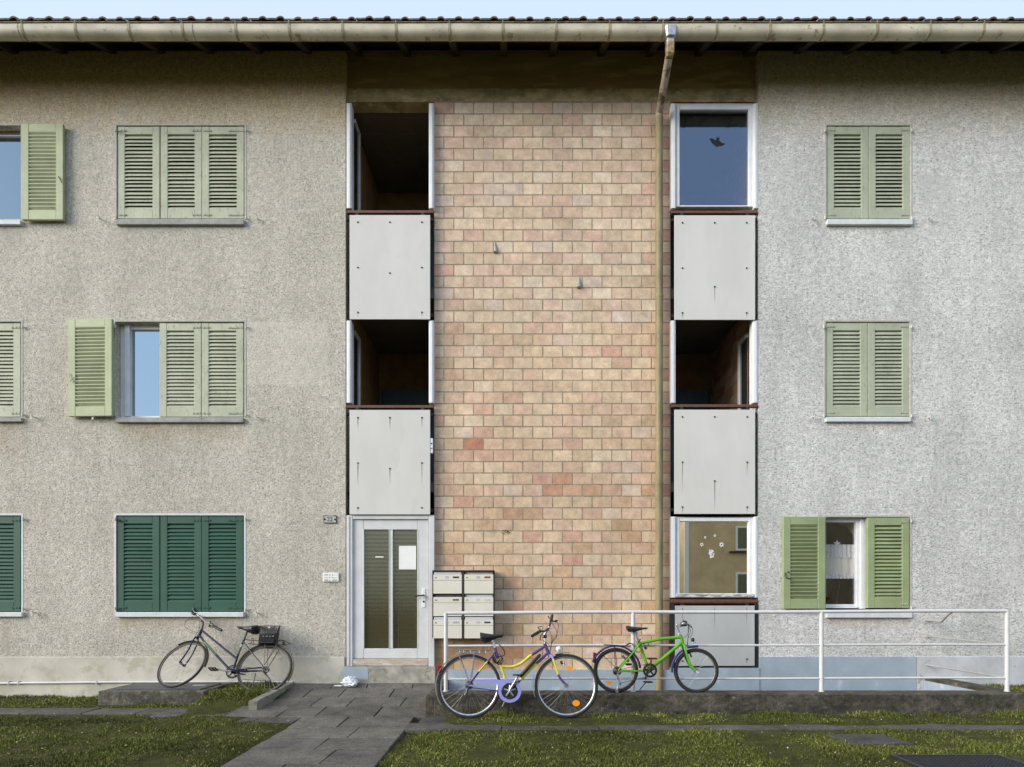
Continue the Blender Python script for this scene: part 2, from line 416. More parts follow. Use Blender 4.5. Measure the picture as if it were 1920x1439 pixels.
def shutter_mat(name, col, worn, wear=.6, dust=None):
    m, nt, b = new_mat(name)
    f = noise(nt, 3.0, 5, .6); g = noise(nt, 24, 6, .75, (1.2, 1, .45))
    c = mix(nt, 1.0, col, ramp(nt, f, [(.3, .84), (.7, 1.1)]), 'MULTIPLY')
    c = mix(nt, ramp(nt, g, [(wear, 0.0), (wear+.06, .8)]), c, worn)
    g2 = noise(nt, 11, 5, .7, (.4, 1, 2.5))
    c = mix(nt, ramp(nt, g2, [(.5, 0.0), (.75, .35)]), c, dust or (.5, .52, .42))
    nt.links.new(c, b.inputs['Base Color']); b.inputs['Roughness'].default_value = .6
    bump(nt, b, g, .25, .002)
    return m
M['sh_sage'] = shutter_mat('sage_shutter_paint', (.46, .475, .355), (.25, .245, .18), .57)
M['sh_back'] = shutter_mat('sage_shutter_back', (.425, .465, .285), (.30, .31, .21), .62, (.50, .53, .35))
M['sh_right'] = shutter_mat('sage_shutter_right', (.405, .44, .325), (.24, .25, .185), .58)
M['sh_fresh'] = shutter_mat('fresh_green_shutter', (.30, .36, .185), (.22, .27, .14), .70, (.40, .46, .27))
M['sh_dark'] = shutter_mat('dark_green_shutter', (.018, .085, .058), (.06, .15, .12), .68, (.035, .12, .09))

def glass(name, refl, base, rough=.0, bumpy=0, tint=(1,1,1), clear=0.0):
    """window pane: mirror share over a dark or see-through body"""
    m = bpy.data.materials.new(name); m.use_nodes = True; nt = m.node_tree
    for n in list(nt.nodes): nt.nodes.remove(n)
    o = _n(nt, 'ShaderNodeOutputMaterial'); g = _n(nt, 'ShaderNodeBsdfGlossy'); g.inputs['Roughness'].default_value = rough
    g.inputs['Color'].default_value = tint + (1,)
    if clear: d = _n(nt, 'ShaderNodeBsdfTransparent'); d.inputs['Color'].default_value = (clear, clear, clear, 1)
    else: d = _n(nt, 'ShaderNodeBsdfDiffuse'); d.inputs['Color'].default_value = base + (1,)
    x = _n(nt, 'ShaderNodeMixShader'); x.inputs[0].default_value = refl
    nt.links.new(d.outputs[0], x.inputs[1]); nt.links.new(g.outputs[0], x.inputs[2]); nt.links.new(x.outputs[0], o.inputs[0])
    if bumpy:
        w = _n(nt, 'ShaderNodeTexWave'); w.wave_type = 'BANDS'; w.bands_direction = 'X'; w.inputs['Scale'].default_value = bumpy
        w2 = _n(nt, 'ShaderNodeTexWave'); w2.wave_type = 'BANDS'; w2.bands_direction = 'Z'; w2.inputs['Scale'].default_value = bumpy
        nt.links.new(coords(nt), w.inputs['Vector']); nt.links.new(coords(nt), w2.inputs['Vector'])
        b = _n(nt, 'ShaderNodeBump'); b.inputs['Strength'].default_value = .36; b.inputs['Distance'].default_value = .002
        nt.links.new(math_(nt, 'ADD', w.outputs['Fac'], w2.outputs['Fac']), b.inputs['Height'])
        nt.links.new(b.outputs[0], g.inputs['Normal'])
    else:
        b = _n(nt, 'ShaderNodeBump'); b.inputs['Strength'].default_value = .05; b.inputs['Distance'].default_value = .002
        nt.links.new(noise(nt, 1.6, 1), b.inputs['Height']); nt.links.new(b.outputs[0], g.inputs['Normal'])
    return m
M['pane_sky'] = glass('pane_mirror', .34, (.03, .035, .045), tint=(.55, .78, 1.0))
M['pane_sky_bright'] = glass('pane_mirror_bright', .50, (.03, .035, .045), tint=(.60, .82, 1.0))
M['pane_stair'] = glass('pane_stair', .16, (0,0,0), clear=.75, tint=(.55, .72, 1.0))
M['pane_ground'] = glass('pane_ground', .75, (.02, .018, .015), tint=(1, .93, .8))
M['pane_curtain'] = glass('pane_curtain', .08, (0,0,0), clear=.9)
M['pane_door'] = glass('pane_door', .30, (.060, .052, .026), rough=.10, bumpy=17, tint=(.95, .88, .62))
M['pane_dark'] = glass('pane_shaded', .3, (.03, .03, .03))

def stain_mat():
    m, nt, b = new_mat('streak_stain')
    a = _n(nt, 'ShaderNodeVertexColor'); a.layer_name = 'Col'
    b.inputs['Base Color'].default_value = (.30, .28, .22, 1); b.inputs['Roughness'].default_value = .9
    nt.links.new(a.outputs['Color'], b.inputs['Alpha'])
    return m
M['stain'] = stain_mat()
# ================================================================ THE APARTMENT BUILDING
house = thing('apartment_building', 'three storey apartment building with grey roughcast walls, brick stair bay and green shutters', 'building', (0, 0, 0))

def wall_with_holes(mb, x0, x1, z0, z1, holes, th=.30, yf=0.0):
    xs = sorted({x0, x1} | {h[0] for h in holes} | {h[1] for h in holes})
    zs = sorted({z0, z1} | {h[2] for h in holes} | {h[3] for h in holes})
    solid = {}
    for i in range(len(xs)-1):
        for j in range(len(zs)-1):
            cx, cz = (xs[i]+xs[i+1])/2, (zs[j]+zs[j+1])/2
            solid[i, j] = not any(h[0] < cx < h[1] and h[2] < cz < h[3] for h in holes)
    for (i, j), s in solid.items():
        if not s: continue
        a, b, c, d = xs[i], xs[i+1], zs[j], zs[j+1]
        mb.add([(a,yf,c),(b,yf,c),(b,yf,d),(a,yf,d)], [(0,1,2,3)])
        mb.add([(a,yf+th,c),(b,yf+th,c),(b,yf+th,d),(a,yf+th,d)], [(3,2,1,0)])
        for (di, dj, q) in ((-1,0,[(a,yf,c),(a,yf,d),(a,yf+th,d),(a,yf+th,c)]), (1,0,[(b,yf,c),(b,yf+th,c),(b,yf+th,d),(b,yf,d)]),
                            (0,-1,[(a,yf,c),(a,yf+th,c),(b,yf+th,c),(b,yf,c)]), (0,1,[(a,yf,d),(b,yf,d),(b,yf+th,d),(a,yf+th,d)])):
            if not solid.get((i+di, j+dj), False): mb.add(q, [(0,1,2,3)])

def hole(px0, px1, py0, py1): return (X(px0), X(px1), Z(py1), Z(py0))
XL, XR = X(648), X(1422)
WX0, WX1 = -12.0, 12.5
ZTOP = 8.90
holesL = [hole(-160, 39, 236, 411), hole(219, 458.5, 236, 411), hole(-200, 39.5, 604, 783), hole(216, 458, 604, 783),
          hole(-200, 40, 967, 1148), hole(218, 457.5, 967, 1148)]
holesR = [hole(1550, 1707, 236, 411), hole(1548, 1706, 604, 782), hole(1548, 1706, 970, 1147)]
b = MB(); wall_with_holes(b, WX0, XL, -.4, ZTOP, holesL); b.build('wall', M['stucco_left'], house)['label'] = 'warm grey roughcast wall with brown staining under the eaves'
b = MB(); wall_with_holes(b, XR, WX1, -1.2, ZTOP, holesR); b.build('wall', M['stucco_right'], house)['label'] = 'cool light grey roughcast wall right of the brick bay'
# rear and gable walls
RS, DB, OV = .55, 10.0, .58
RZ0 = Z(42, OV)                             # roof surface height at the eaves edge
def roofz(y): return RZ0 + RS*(y+OV) if y < DB/2 else RZ0 + RS*(DB+OV-y)
for xg in (WX0, WX1):
    s = 1 if xg < 0 else -1
    b = MB()
    b.poly([(xg,.30,-.4),(xg,DB,-.4),(xg,DB,8.8),(xg,DB/2,roofz(DB/2)-.25),(xg,.30,8.85)], (s*.3,0,0))
    b.build('gable_wall', M['stucco_right'], house)
b = MB(); b.box(WX0+.3, WX1-.3, DB-.3, DB, -.4, 8.8); b.build('rear_wall', M['stucco_right'], house)

# ---- brick panel: every brick a raised face on a mortar bed
BX0, BX1 = X(814,-.08), X(1257.5,-.08)
BZT, BZB = Z(192.5,-.08), Z(1262,-.08)
ROW = 21.72/sc(-.08); PIT = 37.05/sc(-.08)
b = MB(); b.box(BX0, BX1, .0822, .30, BZB-.6, BZT+.02); b.build('mortar_bed', M['mortar'], house)
b = MB(); rnd = random.Random(12)
k = 0; z = BZT
pal = [((.68,.505,.34),34), ((.70,.53,.37),30), ((.67,.475,.33),26), ((.68,.475,.345),18), ((.63,.415,.30),10), ((.63,.38,.28),4), ((.71,.56,.40),12), ((.60,.44,.29),7), ((.69,.53,.41),6)]
plist = [c for c, w in pal for _ in range(w)]
while z > BZB + .01:
    zb = max(z - ROW, BZB); xx = BX0 - (PIT/2 if k % 2 else 0)
    low = max(0, (Z(1120,-.08) - z))
    while xx < BX1 - .02:
        a, c_ = max(xx, BX0), min(xx + PIT, BX1)
        col = rnd.choice(plist)
        if z < Z(1195,-.08) and a < X(1010,-.08): col = rnd.choice([(.50,.26,.13),(.58,.32,.17),(.46,.28,.16),(.56,.38,.22)])
        elif z < Z(880,-.08) and rnd.random() < .25: col = (col[0]*.92, col[1]*.84, col[2]*.76)
        if a > X(1235,-.08) and rnd.random() < .75: col = rnd.choice([(.62,.35,.26),(.64,.42,.32),(.58,.33,.24)])
        if z > Z(600,-.08): col = (col[0]*1.0, col[1]*1.04, col[2]*1.1)
        j = rnd.uniform(.98, 1.12); col = tuple(v*j for v in col)
        if k == 29 and a < X(905,-.08) < c_: col = (.56,.25,.16)
        m_ = .0056; t = .0015
        ja, jb = rnd.uniform(-.001,.003), rnd.uniform(-.001,.003)
        x0, x1, z0, z1 = a + m_ + ja - (.004 if a == BX0 else 0), c_ - m_ - jb, zb + m_ + jb, z - m_ - ja
        yo = .0845; yi = .0772 + rnd.uniform(0,.0022); tl = rnd.uniform(-.0008,.0008)
        v = [(x0,yo,z0),(x1,yo,z0),(x1,yo,z1),(x0,yo,z1),(x0+t,yi+tl,z0+t),(x1-t,yi-tl,z0+t),(x1-t,yi-tl,z1-t),(x0+t,yi+tl,z1-t)]
        b.add(v, [(4,5,6,7),(0,1,5,4),(1,2,6,5),(2,3,7,6),(3,0,4,7)], col)
        xx += PIT
    z -= ROW; k += 1
o = b.build('brick_panel', M['brick'], house)

# ---- concrete beam over the bay
b = MB()
b.box(XL-.02, XR+.02, .1005, .32, Z(166,-.095)+.001, 9.0)
bm_ = b.build('concrete_beam', M['concrete'], house)
b = MB(); b.pbox(646, 1424, 166, 191, -.3, -.095, .004)
b.build('lower_board_cast', simple('beam_foot', (.50,.385,.20), .9, var=.5, vs=5, bs=.4, bscale=40, bd=.005, dirt=(.58,.53,.36), dscale=9, dth=.56, stretch=(1,1,1.5)), bm_)

# ---- plinths
b = MB(); b.bbox(WX0+.02, X(646,.014), -.014, .05, -.3, Z(1232,.014), .006); b.build('plinth', M['plinth'], house)
b = MB(); b.box(X(826,.03), X(1258,.03), -.03, .30, -1.1, Z(1257,.03)); b.box(X(1258,.03), X(1424,.03), -.030, .30, -1.1, Z(1253,.03))
b.box(X(1424,.02), X(1718,.02), -.020, .05, -1.1, Z(1232,.02)); b.build('plinth', M['blue'], house)['label'] = 'pale blue painted plinth behind the railing'
b = MB(); b.bbox(X(1718,.014), WX1-.02, -.014, .05, -.3, Z(1231,.014), .006); b.build('plinth', M['plinth_grey'], house)

# ---- roof
b = MB()
def slope_slab(y0, z0, y1, z1, t): b.add([(WX0-.6,y0,z0),(WX1+.6,y0,z0),(WX1+.6,y1,z1),(WX0-.6,y1,z1),(WX0-.6,y0,z0-t),(WX1+.6,y0,z0-t),(WX1+.6,y1,z1-t),(WX0-.6,y1,z1-t)], [(0,1,2,3),(4,7,6,5),(0,4,5,1),(1,5,6,2),(2,6,7,3),(3,7,4,0)])
ry = DB/2
slope_slab(-.53, roofz(-.53)-.045, ry, roofz(ry)-.045, .03); slope_slab(DB+.53, roofz(-.53)-.045, ry, roofz(ry)-.045, .03)
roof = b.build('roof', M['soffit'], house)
b = MB(); rnd = random.Random(3)
TP = 33.35/sc(.60); nx = int((WX1-WX0+1.2)/TP); prof = [(0,.0),(.10,.004),(.55,.004),(.64,.022),(.78,.031),(.91,.023),(1.0,.0)]
CR = .33
for side in (0, 1):
    for r in range(26 if side == 0 else 26):
        s0 = r*CR
        L = math.hypot(1, RS)
        for i in range(nx):
            if side == 1 and i % 1: continue
            x0 = WX0-.6 + i*TP + (0.06 if side == 0 else 0)
            jig = rnd.uniform(-.007,.007); jz = rnd.uniform(-.005,.007)
            vs = []
            for (t, h) in prof:
                for e in (0, 1):
                    sl = s0 + (CR*1.12 if e else 0) - (0 if e else .0) + jig
                    y = -.62 + sl/L; zz = RZ0 + RS*(y+OV) + h + (.030 if e == 0 else .004) + jz
                    if y > ry: y = ry
                    if side: y = DB - y
                    vs.append((x0 + t*TP, y, zz))
            kx = len(prof)
            fs = [(2*q, 2*q+2, 2*q+3, 2*q+1) for q in range(kx-1)]
            # front lip
            base = len(vs)
            for q in range(kx):
                v = vs[2*q]; vs.append((v[0], v[1], v[2]-.022))
            fs += [(2*q, base+q, base+q+1, 2*q+2) for q in range(kx-1)]
            if r > 2 and side == 0 or side == 1:
                fs = fs[:kx-1]
            b.add(vs, fs)
b.build('roof_tiles', M['tile'], roof)
# rafters
RX = [X(648, .58) + 98.4/sc(.58)*k for k in range(-17, 20)]
RX = [x for x in RX if WX0-.4 < x < WX1+.4]
for x in RX:
    b = MB(); w = .045
    z_o, z_i = RZ0 + RS*(.06) - .076, RZ0 + RS*(OV+.35) - .076
    hgt = .135
    b.poly([(x-w, -.525, z_o), (x-w, .35, z_i), (x-w, .35, z_i-hgt), (x-w, -.45, z_o+.044-hgt), (x-w, -.525, z_o-.07)], (2*w, 0, 0))
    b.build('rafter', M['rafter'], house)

# ---- gutter with strap brackets
GD, GW = .65, .075
b = MB(); zt, zb = Z(43.5, GD+.07), Z(67, GD+.05)
gp = []
hh = zt - zb
for a in range(0, 181, 15):
    aa = R_(a); gp.append((-GD - GW*math.cos(aa)*1.0, zb + .075 - .075*math.sin(aa)))
prof_out = [(-GD-GW-.002, zt)] + gp + [(-GD+GW, zt+.005)]
inn = [(y*1.0 + (.003 if y < -GD else -.003), z_ + .003) for y, z_ in prof_out[::-1]]
b.poly([(WX0-.7, y, z_) for y, z_ in prof_out + inn], (WX1-WX0+1.4, 0, 0))
gutter = b.build('gutter', M['gutter'], house, smooth=True)
b = MB(); b.tube([(WX0-.7 + i*.5, -GD-GW-.004, zt + .002*math.sin(i*1.9)) for i in range(52)], .0095, 10); b.build('gutter_bead', M['bead'], gutter, smooth=True)
b = MB(); b.box(WX0-.6, WX1+.6, -.551, -.531, zb+.07, roofz(-.53)-.05); b.build('fascia_board', M['rafter'], house)
for x in RX:
    b = MB()
    strap = [(y-.005 if y < -GD else y+.005, z_-.006) for y, z_ in prof_out]
    strap_in = [(y, z_+.0) for y, z_ in prof_out[::-1]]
    b.poly([(x-.015, y, z_) for y, z_ in strap + strap_in], (.03, 0, 0))
    b.tube([(x, -GD-GW-.006, zt-.01), (x, -GD-GW-.008, zt+.012), (x, -GD+GW, zt+.03)], .008, 6)
    b.build('bracket', M['strap'], gutter)
for xj in (-6.3, -4.1, 4.55, 6.4):
    b = MB(); st = [(y-.003 if y < -GD else y+.003, z_-.003) for y, z_ in prof_out]
    b.poly([(xj, y, z_) for y, z_ in st + prof_out[::-1]], (.008,0,0)); b.build('seam', M['strap'], gutter)

# ---- downpipe: hopper, elbow, sloping run back to the wall, long vertical run
dpx = X(1256, GD)
b = MB()
def loft(mb, rings):
    k = len(rings[0]); vs = [p for r in rings for p in r]
    fs = [(i*k+j, i*k+(j+1)%k, (i+1)*k+(j+1)%k, (i+1)*k+j) for i in range(len(rings)-1) for j in range(k)]
    fs += [tuple(range(k))[::-1], tuple((len(rings)-1)*k+j for j in range(k))]
    mb.add(vs, fs)
def oct_(cx, cy, cz, hx, hy, ch=.25):
    a, c = hx*(1-ch), hy*(1-ch)
    return [(cx-a,cy-hy,cz),(cx+a,cy-hy,cz),(cx+hx,cy-c,cz),(cx+hx,cy+c,cz),(cx+a,cy+hy,cz),(cx-a,cy+hy,cz),(cx-hx,cy+c,cz),(cx-hx,cy-c,cz)]
gy = -GD
z0 = Z(49, GD+.08); z1 = Z(72, GD+.05); z2 = Z(77, GD+.05); z3 = Z(101, GD+.05)
down = None
loft(b, [oct_(dpx, gy-.012, z0, .075, .085), oct_(dpx, gy-.01, z1+.02, .06, .07), oct_(dpx, gy, z1, .047, .055), oct_(dpx, gy, z2, .050, .055), oct_(dpx, gy, z3+.02, .045, .05), oct_(dpx-.004, gy+.02, z3, .04, .05)])
down = b.build('downpipe', M['zinc'], house, smooth=True, ang=30)
b = MB()
loft(b, [oct_(dpx, gy, z2-.004, .051, .058), oct_(dpx, gy, z3+.02, .047, .053), oct_(dpx-.004, gy+.02, z3-.006, .042, .052)])
b.build('elbow', simple('rusty_elbow', (.36,.25,.13), .6, .1, var=.4, vs=25, dirt=(.2,.12,.05), dscale=30, dth=.5), down)
wd = .03; wx = X(1236, .03)
pA = Vector((dpx-.006, gy+.025, z3+.02)); pB = Vector((wx, -wd-.015, Z(212, wd))); pC = Vector((wx, -wd, Z(226, wd)))
b = MB(); b.tube([pA, pA.lerp(pB, .5), pB, pC], [.05, .05, .05, .052], 16); b.build('sloping_pipe', M['pipe_light'], down, smooth=True)
b = MB(); b.tube([(wx,-wd,Z(222,wd)), (wx,-wd,Z(1300,wd))], .052, 20)
for py in (224, 556, 907, 1185):
    b.tube([(wx,-wd,Z(py-4,wd)), (wx,-wd,Z(py,wd)), (wx,-wd,Z(py+4,wd))], [.0535,.058,.0535], 20)
b.build('vertical_pipe', M['pipe'], down, smooth=True)
for py in (224, 556, 907, 1185):
    b = MB(); b.ring((wx,-wd,Z(py+6,wd)), (0,0,1), .055, .004, 24, 6); b.tube([(wx,0,Z(py+6,wd)),(wx,.1,Z(py+6,wd))], .008, 6); b.build('pipe_clamp', M['pipe'], down, smooth=True)

# ---- windows with shutters
def leaf(px0, px1, py0, py1, dy0, dy1, closed, mat, parent, yaw=0.0, name='shutter'):
    """louvred leaf between dy0 (back) and dy1 (front)"""
    b = MB(); x0, x1, z0, z1 = X(px0,dy1), X(px1,dy1), Z(py1,dy1), Z(py0,dy1)
    st = min(.098, (x1-x0)*.19); tr, br = .105, .135
    yf, yb = -dy1, -dy0
    b.bbox(x0, x0+st, yf, yb, z0, z1, .004); b.bbox(x1-st, x1, yf, yb, z0, z1, .004)
    b.bbox(x0+st, x1-st, yf+.002, yb, z1-tr, z1-.001, .004); b.bbox(x0+st, x1-st, yf+.002, yb, z0+.001, z0+br, .004)
    za, zb_ = z0+br, z1-tr; n = max(4, round((zb_-za)/.0505)); p = (zb_-za)/n
    yc = (yf+yb)/2; hd = (yb-yf)/2 - .003; rr = random.Random(int(px0*7+py0))
    for i in range(n):
        zc = za + p*(i+.5) + rr.uniform(-.0015,.0015); hz = .0270 + rr.uniform(-.003,.003); t = .0062
        s = 1 if closed else -1          # closed: outer edge low; the leaf's back shows the other way round
        vs = []
        for xx in (x0+st-.002, x1-st+.002):
            vs += [(xx, yc-hd, zc-s*hz-t), (xx, yc-hd, zc-s*hz+t), (xx, yc+hd, zc+s*hz+t), (xx, yc+hd, zc+s*hz-t)]
        b.add(vs, [(0,1,2,3),(7,6,5,4),(0,4,5,1),(1,5,6,2),(2,6,7,3),(3,7,4,0)])
    o = b.build(name, mat, parent)
    if yaw:
        px = x1 if yaw > 0 else x0
        o.location = Vector((px, yb, 0)) - Matrix.Rotation(yaw, 3, 'Z') @ Vector((px, yb, 0)); o.rotation_euler = (0, 0, yaw)
    return o
def strap_hinges(px, py0, py1, d, side, parent, mat, w=17):
    for py in (py0+8, py1-8):
        b = MB()
        x0 = px + (2 if side < 0 else -2); x1 = px + (w if side < 0 else -w)
        b.pbox(min(x0,x1), max(x0,x1), py-1.6, py+1.6, d, d+.006, .001)
        for q in (.35, .8): b.cyl(W(x0+(x1-x0)*q, py, d+.006), W(x0+(x1-x0)*q, py, d+.010), .006, 8)
        b.build('strap_hinge', mat, parent)
def pintle(px, py, parent):
    b = MB(); b.cyl(W(px, py, -.02), W(px, py, .035), .009, 8); b.cyl(W(px, py-3, .03), W(px, py+3, .03), .012, 10); b.build('hinge_pin', M['hook'], parent)
def window(px0, px1, py0, py1, leaves, parts, sill=None, sillmat='sill', frame_y=-.14, surround=None, mull=(), panes='pane_dark', fmat='white', gx=None):
    b = MB(); d = frame_y; t = .055
    x0, x1, z0, z1 = X(px0), X(px1), Z(py1), Z(py0)
    for (a, c) in ((x0, x0+t), (x1-t, x1)): b.bbox(a, c, -d-.03, -d+.03, z0, z1, .004)
    b.bbox(x0+t, x1-t, -d-.028, -d+.03, z1-t, z1, .004); b.bbox(x0+t, x1-t, -d-.028, -d+.03, z0, z0+t, .004)
    for mx in mull:
        xm = X(mx, d); b.bbox(xm-.035, xm+.035, -d-.034, -d+.03, z0+t, z1-t, .004)
    w = b.build('window', M[fmat], house); w.name = 'window'
    p = MB(); p.box(x0+t-.01, x1-t+.01, -d+.008, -d+.014, z0+t-.01, z1-t+.01); p.build('pane', M[panes], w)
    if surround:
        s = MB(); q = .028
        s.bbox(x0-q, x0-.001, -.004, .05, z0, z1+q, .002); s.bbox(x1+.001, x1+q, -.004, .05, z0, z1+q, .002); s.bbox(x0-.001, x1+.001, -.0045, .05, z1+.001, z1+q, .002)
        s.build('surround', surround, w)
    if sill:
        s = MB(); s.pbox(sill[0], sill[1], sill[2], sill[3], -.16, .045, .006)
        s.build('sill', M[sillmat], w)
    return w
LS = simple('lintel_edge', (.50,.48,.42), .8, var=.2, vs=20)
def holdback(px, py, parent=None):
    b = MB(); p = W(px, py, .0)
    b.tube([p+Vector((0,.03,0)), p+Vector((0,-.06,0)), p+Vector((0,-.065,.022))], .008, 8)
    b.cyl(p+Vector((-.022,-.05,-.006)), p+Vector((.006,-.055,.006)), .012, 8)
    b.poly([p+Vector((-.012,-.07,-.045)), p+Vector((.014,-.07,-.04)), p+Vector((.012,-.07,.0)), p+Vector((-.008,-.07,.004))], (0,.008,0))
    b.build('shutter_holdback', M['hook'], house)

SD0, SD1 = -.052, -.008
# top left, half in frame: open leaf on the right side
w = window(-160, 39, 236, 411, 0, 0, (-170, 38, 412, 421), 'sill_light', panes='pane_sky', surround=LS, mull=(-60,))
b = MB(); b.pbox(-156, 36, 238, 252, -.17, -.10, .003); b.build('blind_box', simple('blind_box', (.20,.16,.10), .8), w)
leaf(40, 118, 232, 412, .03, .074, False, M['sh_back'], w); leaf(-242, -164, 232, 412, .03, .074, False, M['sh_back'], w)
b = MB(); b.tube([W(109, 331, .08), W(113, 337, .09), W(116, 343, .085)], .006, 6); b.build('shutter_hook', M['dark'], w)
# top left, three closed leaves
w = window(219, 458.5, 236, 411, 0, 0, (217, 457, 411, 421), 'sill', surround=LS)
for a, c in ((220.5, 299), (301, 378), (378.6, 457)): leaf(a, c, 237.5, 410, SD0, SD1, True, M['sh_sage'], w)
strap_hinges(220, 237, 411, SD1, -1, w, M['hinge']); strap_hinges(458, 237, 411, SD1, 1, w, M['hinge'], 30); strap_hinges(378, 237, 411, SD1, 1, w, M['hinge'], 18); strap_hinges(378, 237, 411, SD1, -1, w, M['hinge'], 18)
for p in ((217,244),(217,409),(461,244),(461,409)): pintle(*p, w)
# middle left, half in frame, closed
w = window(-200, 39.5, 604, 783, 0, 0, (-204, 40, 783, 791), 'sill', surround=LS)
for a, c in ((-198, -120), (-119, -41), (-40, 38)): leaf(a, c, 606, 782, SD0, SD1, True, M['sh_sage'], w)
strap_hinges(38.5, 606, 783, SD1, 1, w, M['hinge'], 18)
for p in ((42,613),(42,778)): pintle(*p, w)
# middle left, one leaf open
w = window(216, 458, 604, 783, 0, 0, (216, 456, 783, 792), 'sill', surround=LS, mull=(330,), panes='pane_sky_bright')
leaf(128, 212, 599, 781, .03, .074, False, M['sh_back'], w, yaw=-.04)
for a, c in ((299, 377), (378, 456)): leaf(a, c, 606, 782, SD0, SD1, True, M['sh_sage'], w)
b = MB(); b.pbox(233, 243, 606, 781, -.17, -.085, .004); b.build('jamb_profile', M['white'], w)
strap_hinges(457, 606, 783, SD1, 1, w, M['hinge'], 30); strap_hinges(377, 606, 783, SD1, 1, w, M['hinge'], 16); strap_hinges(377, 606, 783, SD1, -1, w, M['hinge'], 16)
b = MB(); b.tube([W(130, 700, .085), W(131, 716, .1), W(141, 706, .085)], .005, 6); b.build('shutter_hook', M['hook'], w)
for p in ((216,613),(216,777),(461,613),(461,778)): pintle(*p, w)
# ground floor left, dark green
w = window(-200, 40, 967, 1148, 0, 0, (-204, 41, 1148.5, 1157), 'sill_light', surround=M['sill_light'])
for a, c in ((-198, -120), (-119, -40), (-39, 38.5)): leaf(a, c, 968, 1147, SD0, SD1, True, M['sh_dark'], w)
strap_hinges(38.5, 968, 1148, SD1, 1, w, M['sh_dark'], 18)
w = window(218, 457.5, 967, 1148, 0, 0, (215, 456.5, 1148.5, 1157.5), 'sill_light', surround=M['sill_light'])
for a, c in ((219, 299), (300.5, 377.5), (378, 456)): leaf(a, c, 968, 1147, SD0, SD1, True, M['sh_dark'], w)
strap_hinges(219.5, 968, 1148, SD1, -1, w, M['sh_dark']); strap_hinges(456.5, 968, 1148, SD1, 1, w, M['sh_dark'], 30); strap_hinges(378, 968, 1148, SD1, 1, w, M['sh_dark'], 16); strap_hinges(378, 968, 1148, SD1, -1, w, M['sh_dark'], 16)
for p in ((216,974),(216,1142),(460,974),(460,1144),(43,974),(43,1142)): pintle(*p, w)
# right side
for (a0, a1, b0, b1, s) in ((1550, 1707, 236, 411, (1551, 1712, 411, 421)), (1548, 1706, 604, 782, (1549, 1709, 783, 791))):
    w = window(a0, a1, b0, b1, 0, 0, s, 'sill_light', surround=LS)
    m_ = (a0+a1)/2
    leaf(a0+1, m_-.5, b0+1.5, b1-1, SD0, SD1, True, M['sh_right'], w); leaf(m_+.5, a1-1, b0+1.5, b1-1, SD0, SD1, True, M['sh_right'], w)
    strap_hinges(a0+1, b0, b1, SD1, -1, w, M['hinge'], 16); strap_hinges(a1-1, b0, b1, SD1, 1, w, M['hinge'], 16)
    for p in ((a0-3,b0+9),(a0-3,b1-2),(a1+3,b0+9),(a1+3,b1-2)): pintle(*p, w)
# ground floor right: see-through pane with lace curtain
gw = window(1548, 1706, 970, 1141, 0, 0, (1550, 1711, 1149, 1159), 'sill_light', surround=LS, panes='pane_curtain')
leaf(1469, 1547.5, 969, 1142, .03, .074, False, M['sh_fresh'], gw); leaf(1627, 1705, 971, 1140.5, SD0, SD1+.02, True, M['sh_fresh'], gw)
b = MB(); b.pbox(1606, 1613, 978, 1139, -.17, -.10, .003); b.pbox(1614, 1623, 972, 1142, -.16, -.08, .004); b.build('jamb_profile', M['white'], gw)
b = MB(); b.tube([W(1472, 1074, .08), W(1474, 1084, .095), W(1484, 1086, .08)], .006, 6); b.cyl(W(1478,1073,.07), W(1478,1073,.09), .012, 8); b.build('shutter_hook', M['dark'], gw)
strap_hinges(1705, 971, 1141, SD1+.02, 1, gw, M['hinge'], 16)
for p in ((1709,977),(1709,1140)): pintle(*p, gw)
# room behind it
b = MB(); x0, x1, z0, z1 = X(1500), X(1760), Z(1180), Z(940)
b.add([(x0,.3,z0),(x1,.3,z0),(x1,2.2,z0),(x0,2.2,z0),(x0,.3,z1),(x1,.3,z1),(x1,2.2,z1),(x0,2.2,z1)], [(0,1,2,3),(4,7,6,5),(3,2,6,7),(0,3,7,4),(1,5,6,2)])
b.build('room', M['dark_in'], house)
# curtains
def curtain_mat():
    m, nt, b_ = new_mat('lace_curtain')
    c = mix(nt, ramp(nt, noise(nt, 60, 3), [(.4, 0.0), (.6, .35)]), (.92,.92,.95), (.66,.67,.76))
    nt.links.new(c, b_.inputs['Base Color']); b_.inputs['Roughness'].default_value = .9
    nt.links.new(c, b_.inputs['Emission Color']); b_.inputs['Emission Strength'].default_value = 0.0
    nt.links.new(ramp(nt, noise(nt, 85, 2), [(.36, .45), (.44, 1.0)]), b_.inputs['Alpha'])
    return m
cm = curtain_mat(); cw = simple('curtain_cloth', (.93,.91,.84), .9, var=.05)
b = MB(); vs = []; fs = []
def cloth(mb, px0, px1, py0, py1, d, amp, waves, zig=0.0):
    n = 60; vs = []
    for i in range(n+1):
        t = i/n; x = X(px0 + (px1-px0)*t, d); y = -d + amp*math.sin(t*waves*2*math.pi)
        vs += [(x, y, Z(py0, d)), (x, y - .004, Z(py1, d) - zig*abs(math.sin(t*waves*math.pi)))]
    mb.add(vs, [(2*i, 2*i+2, 2*i+3, 2*i+1) for i in range(n)])
cloth(b, 1546, 1603, 1022, 1046, -.168, .012, 7, .0); cloth(b, 1546, 1607, 1076, 1084, -.168, .006, 9, .012)
st = []
for i in range(10):
    a = math.pi/2 + i*math.pi/5; r = .055 if i % 2 == 0 else .026
    st.append((X(1569,-.17) + r*math.cos(a), .16, Z(1020,-.17) + r*math.sin(a)))
b.poly(st, (0,.003,0)); b.build('lace_curtain', cm, gw)
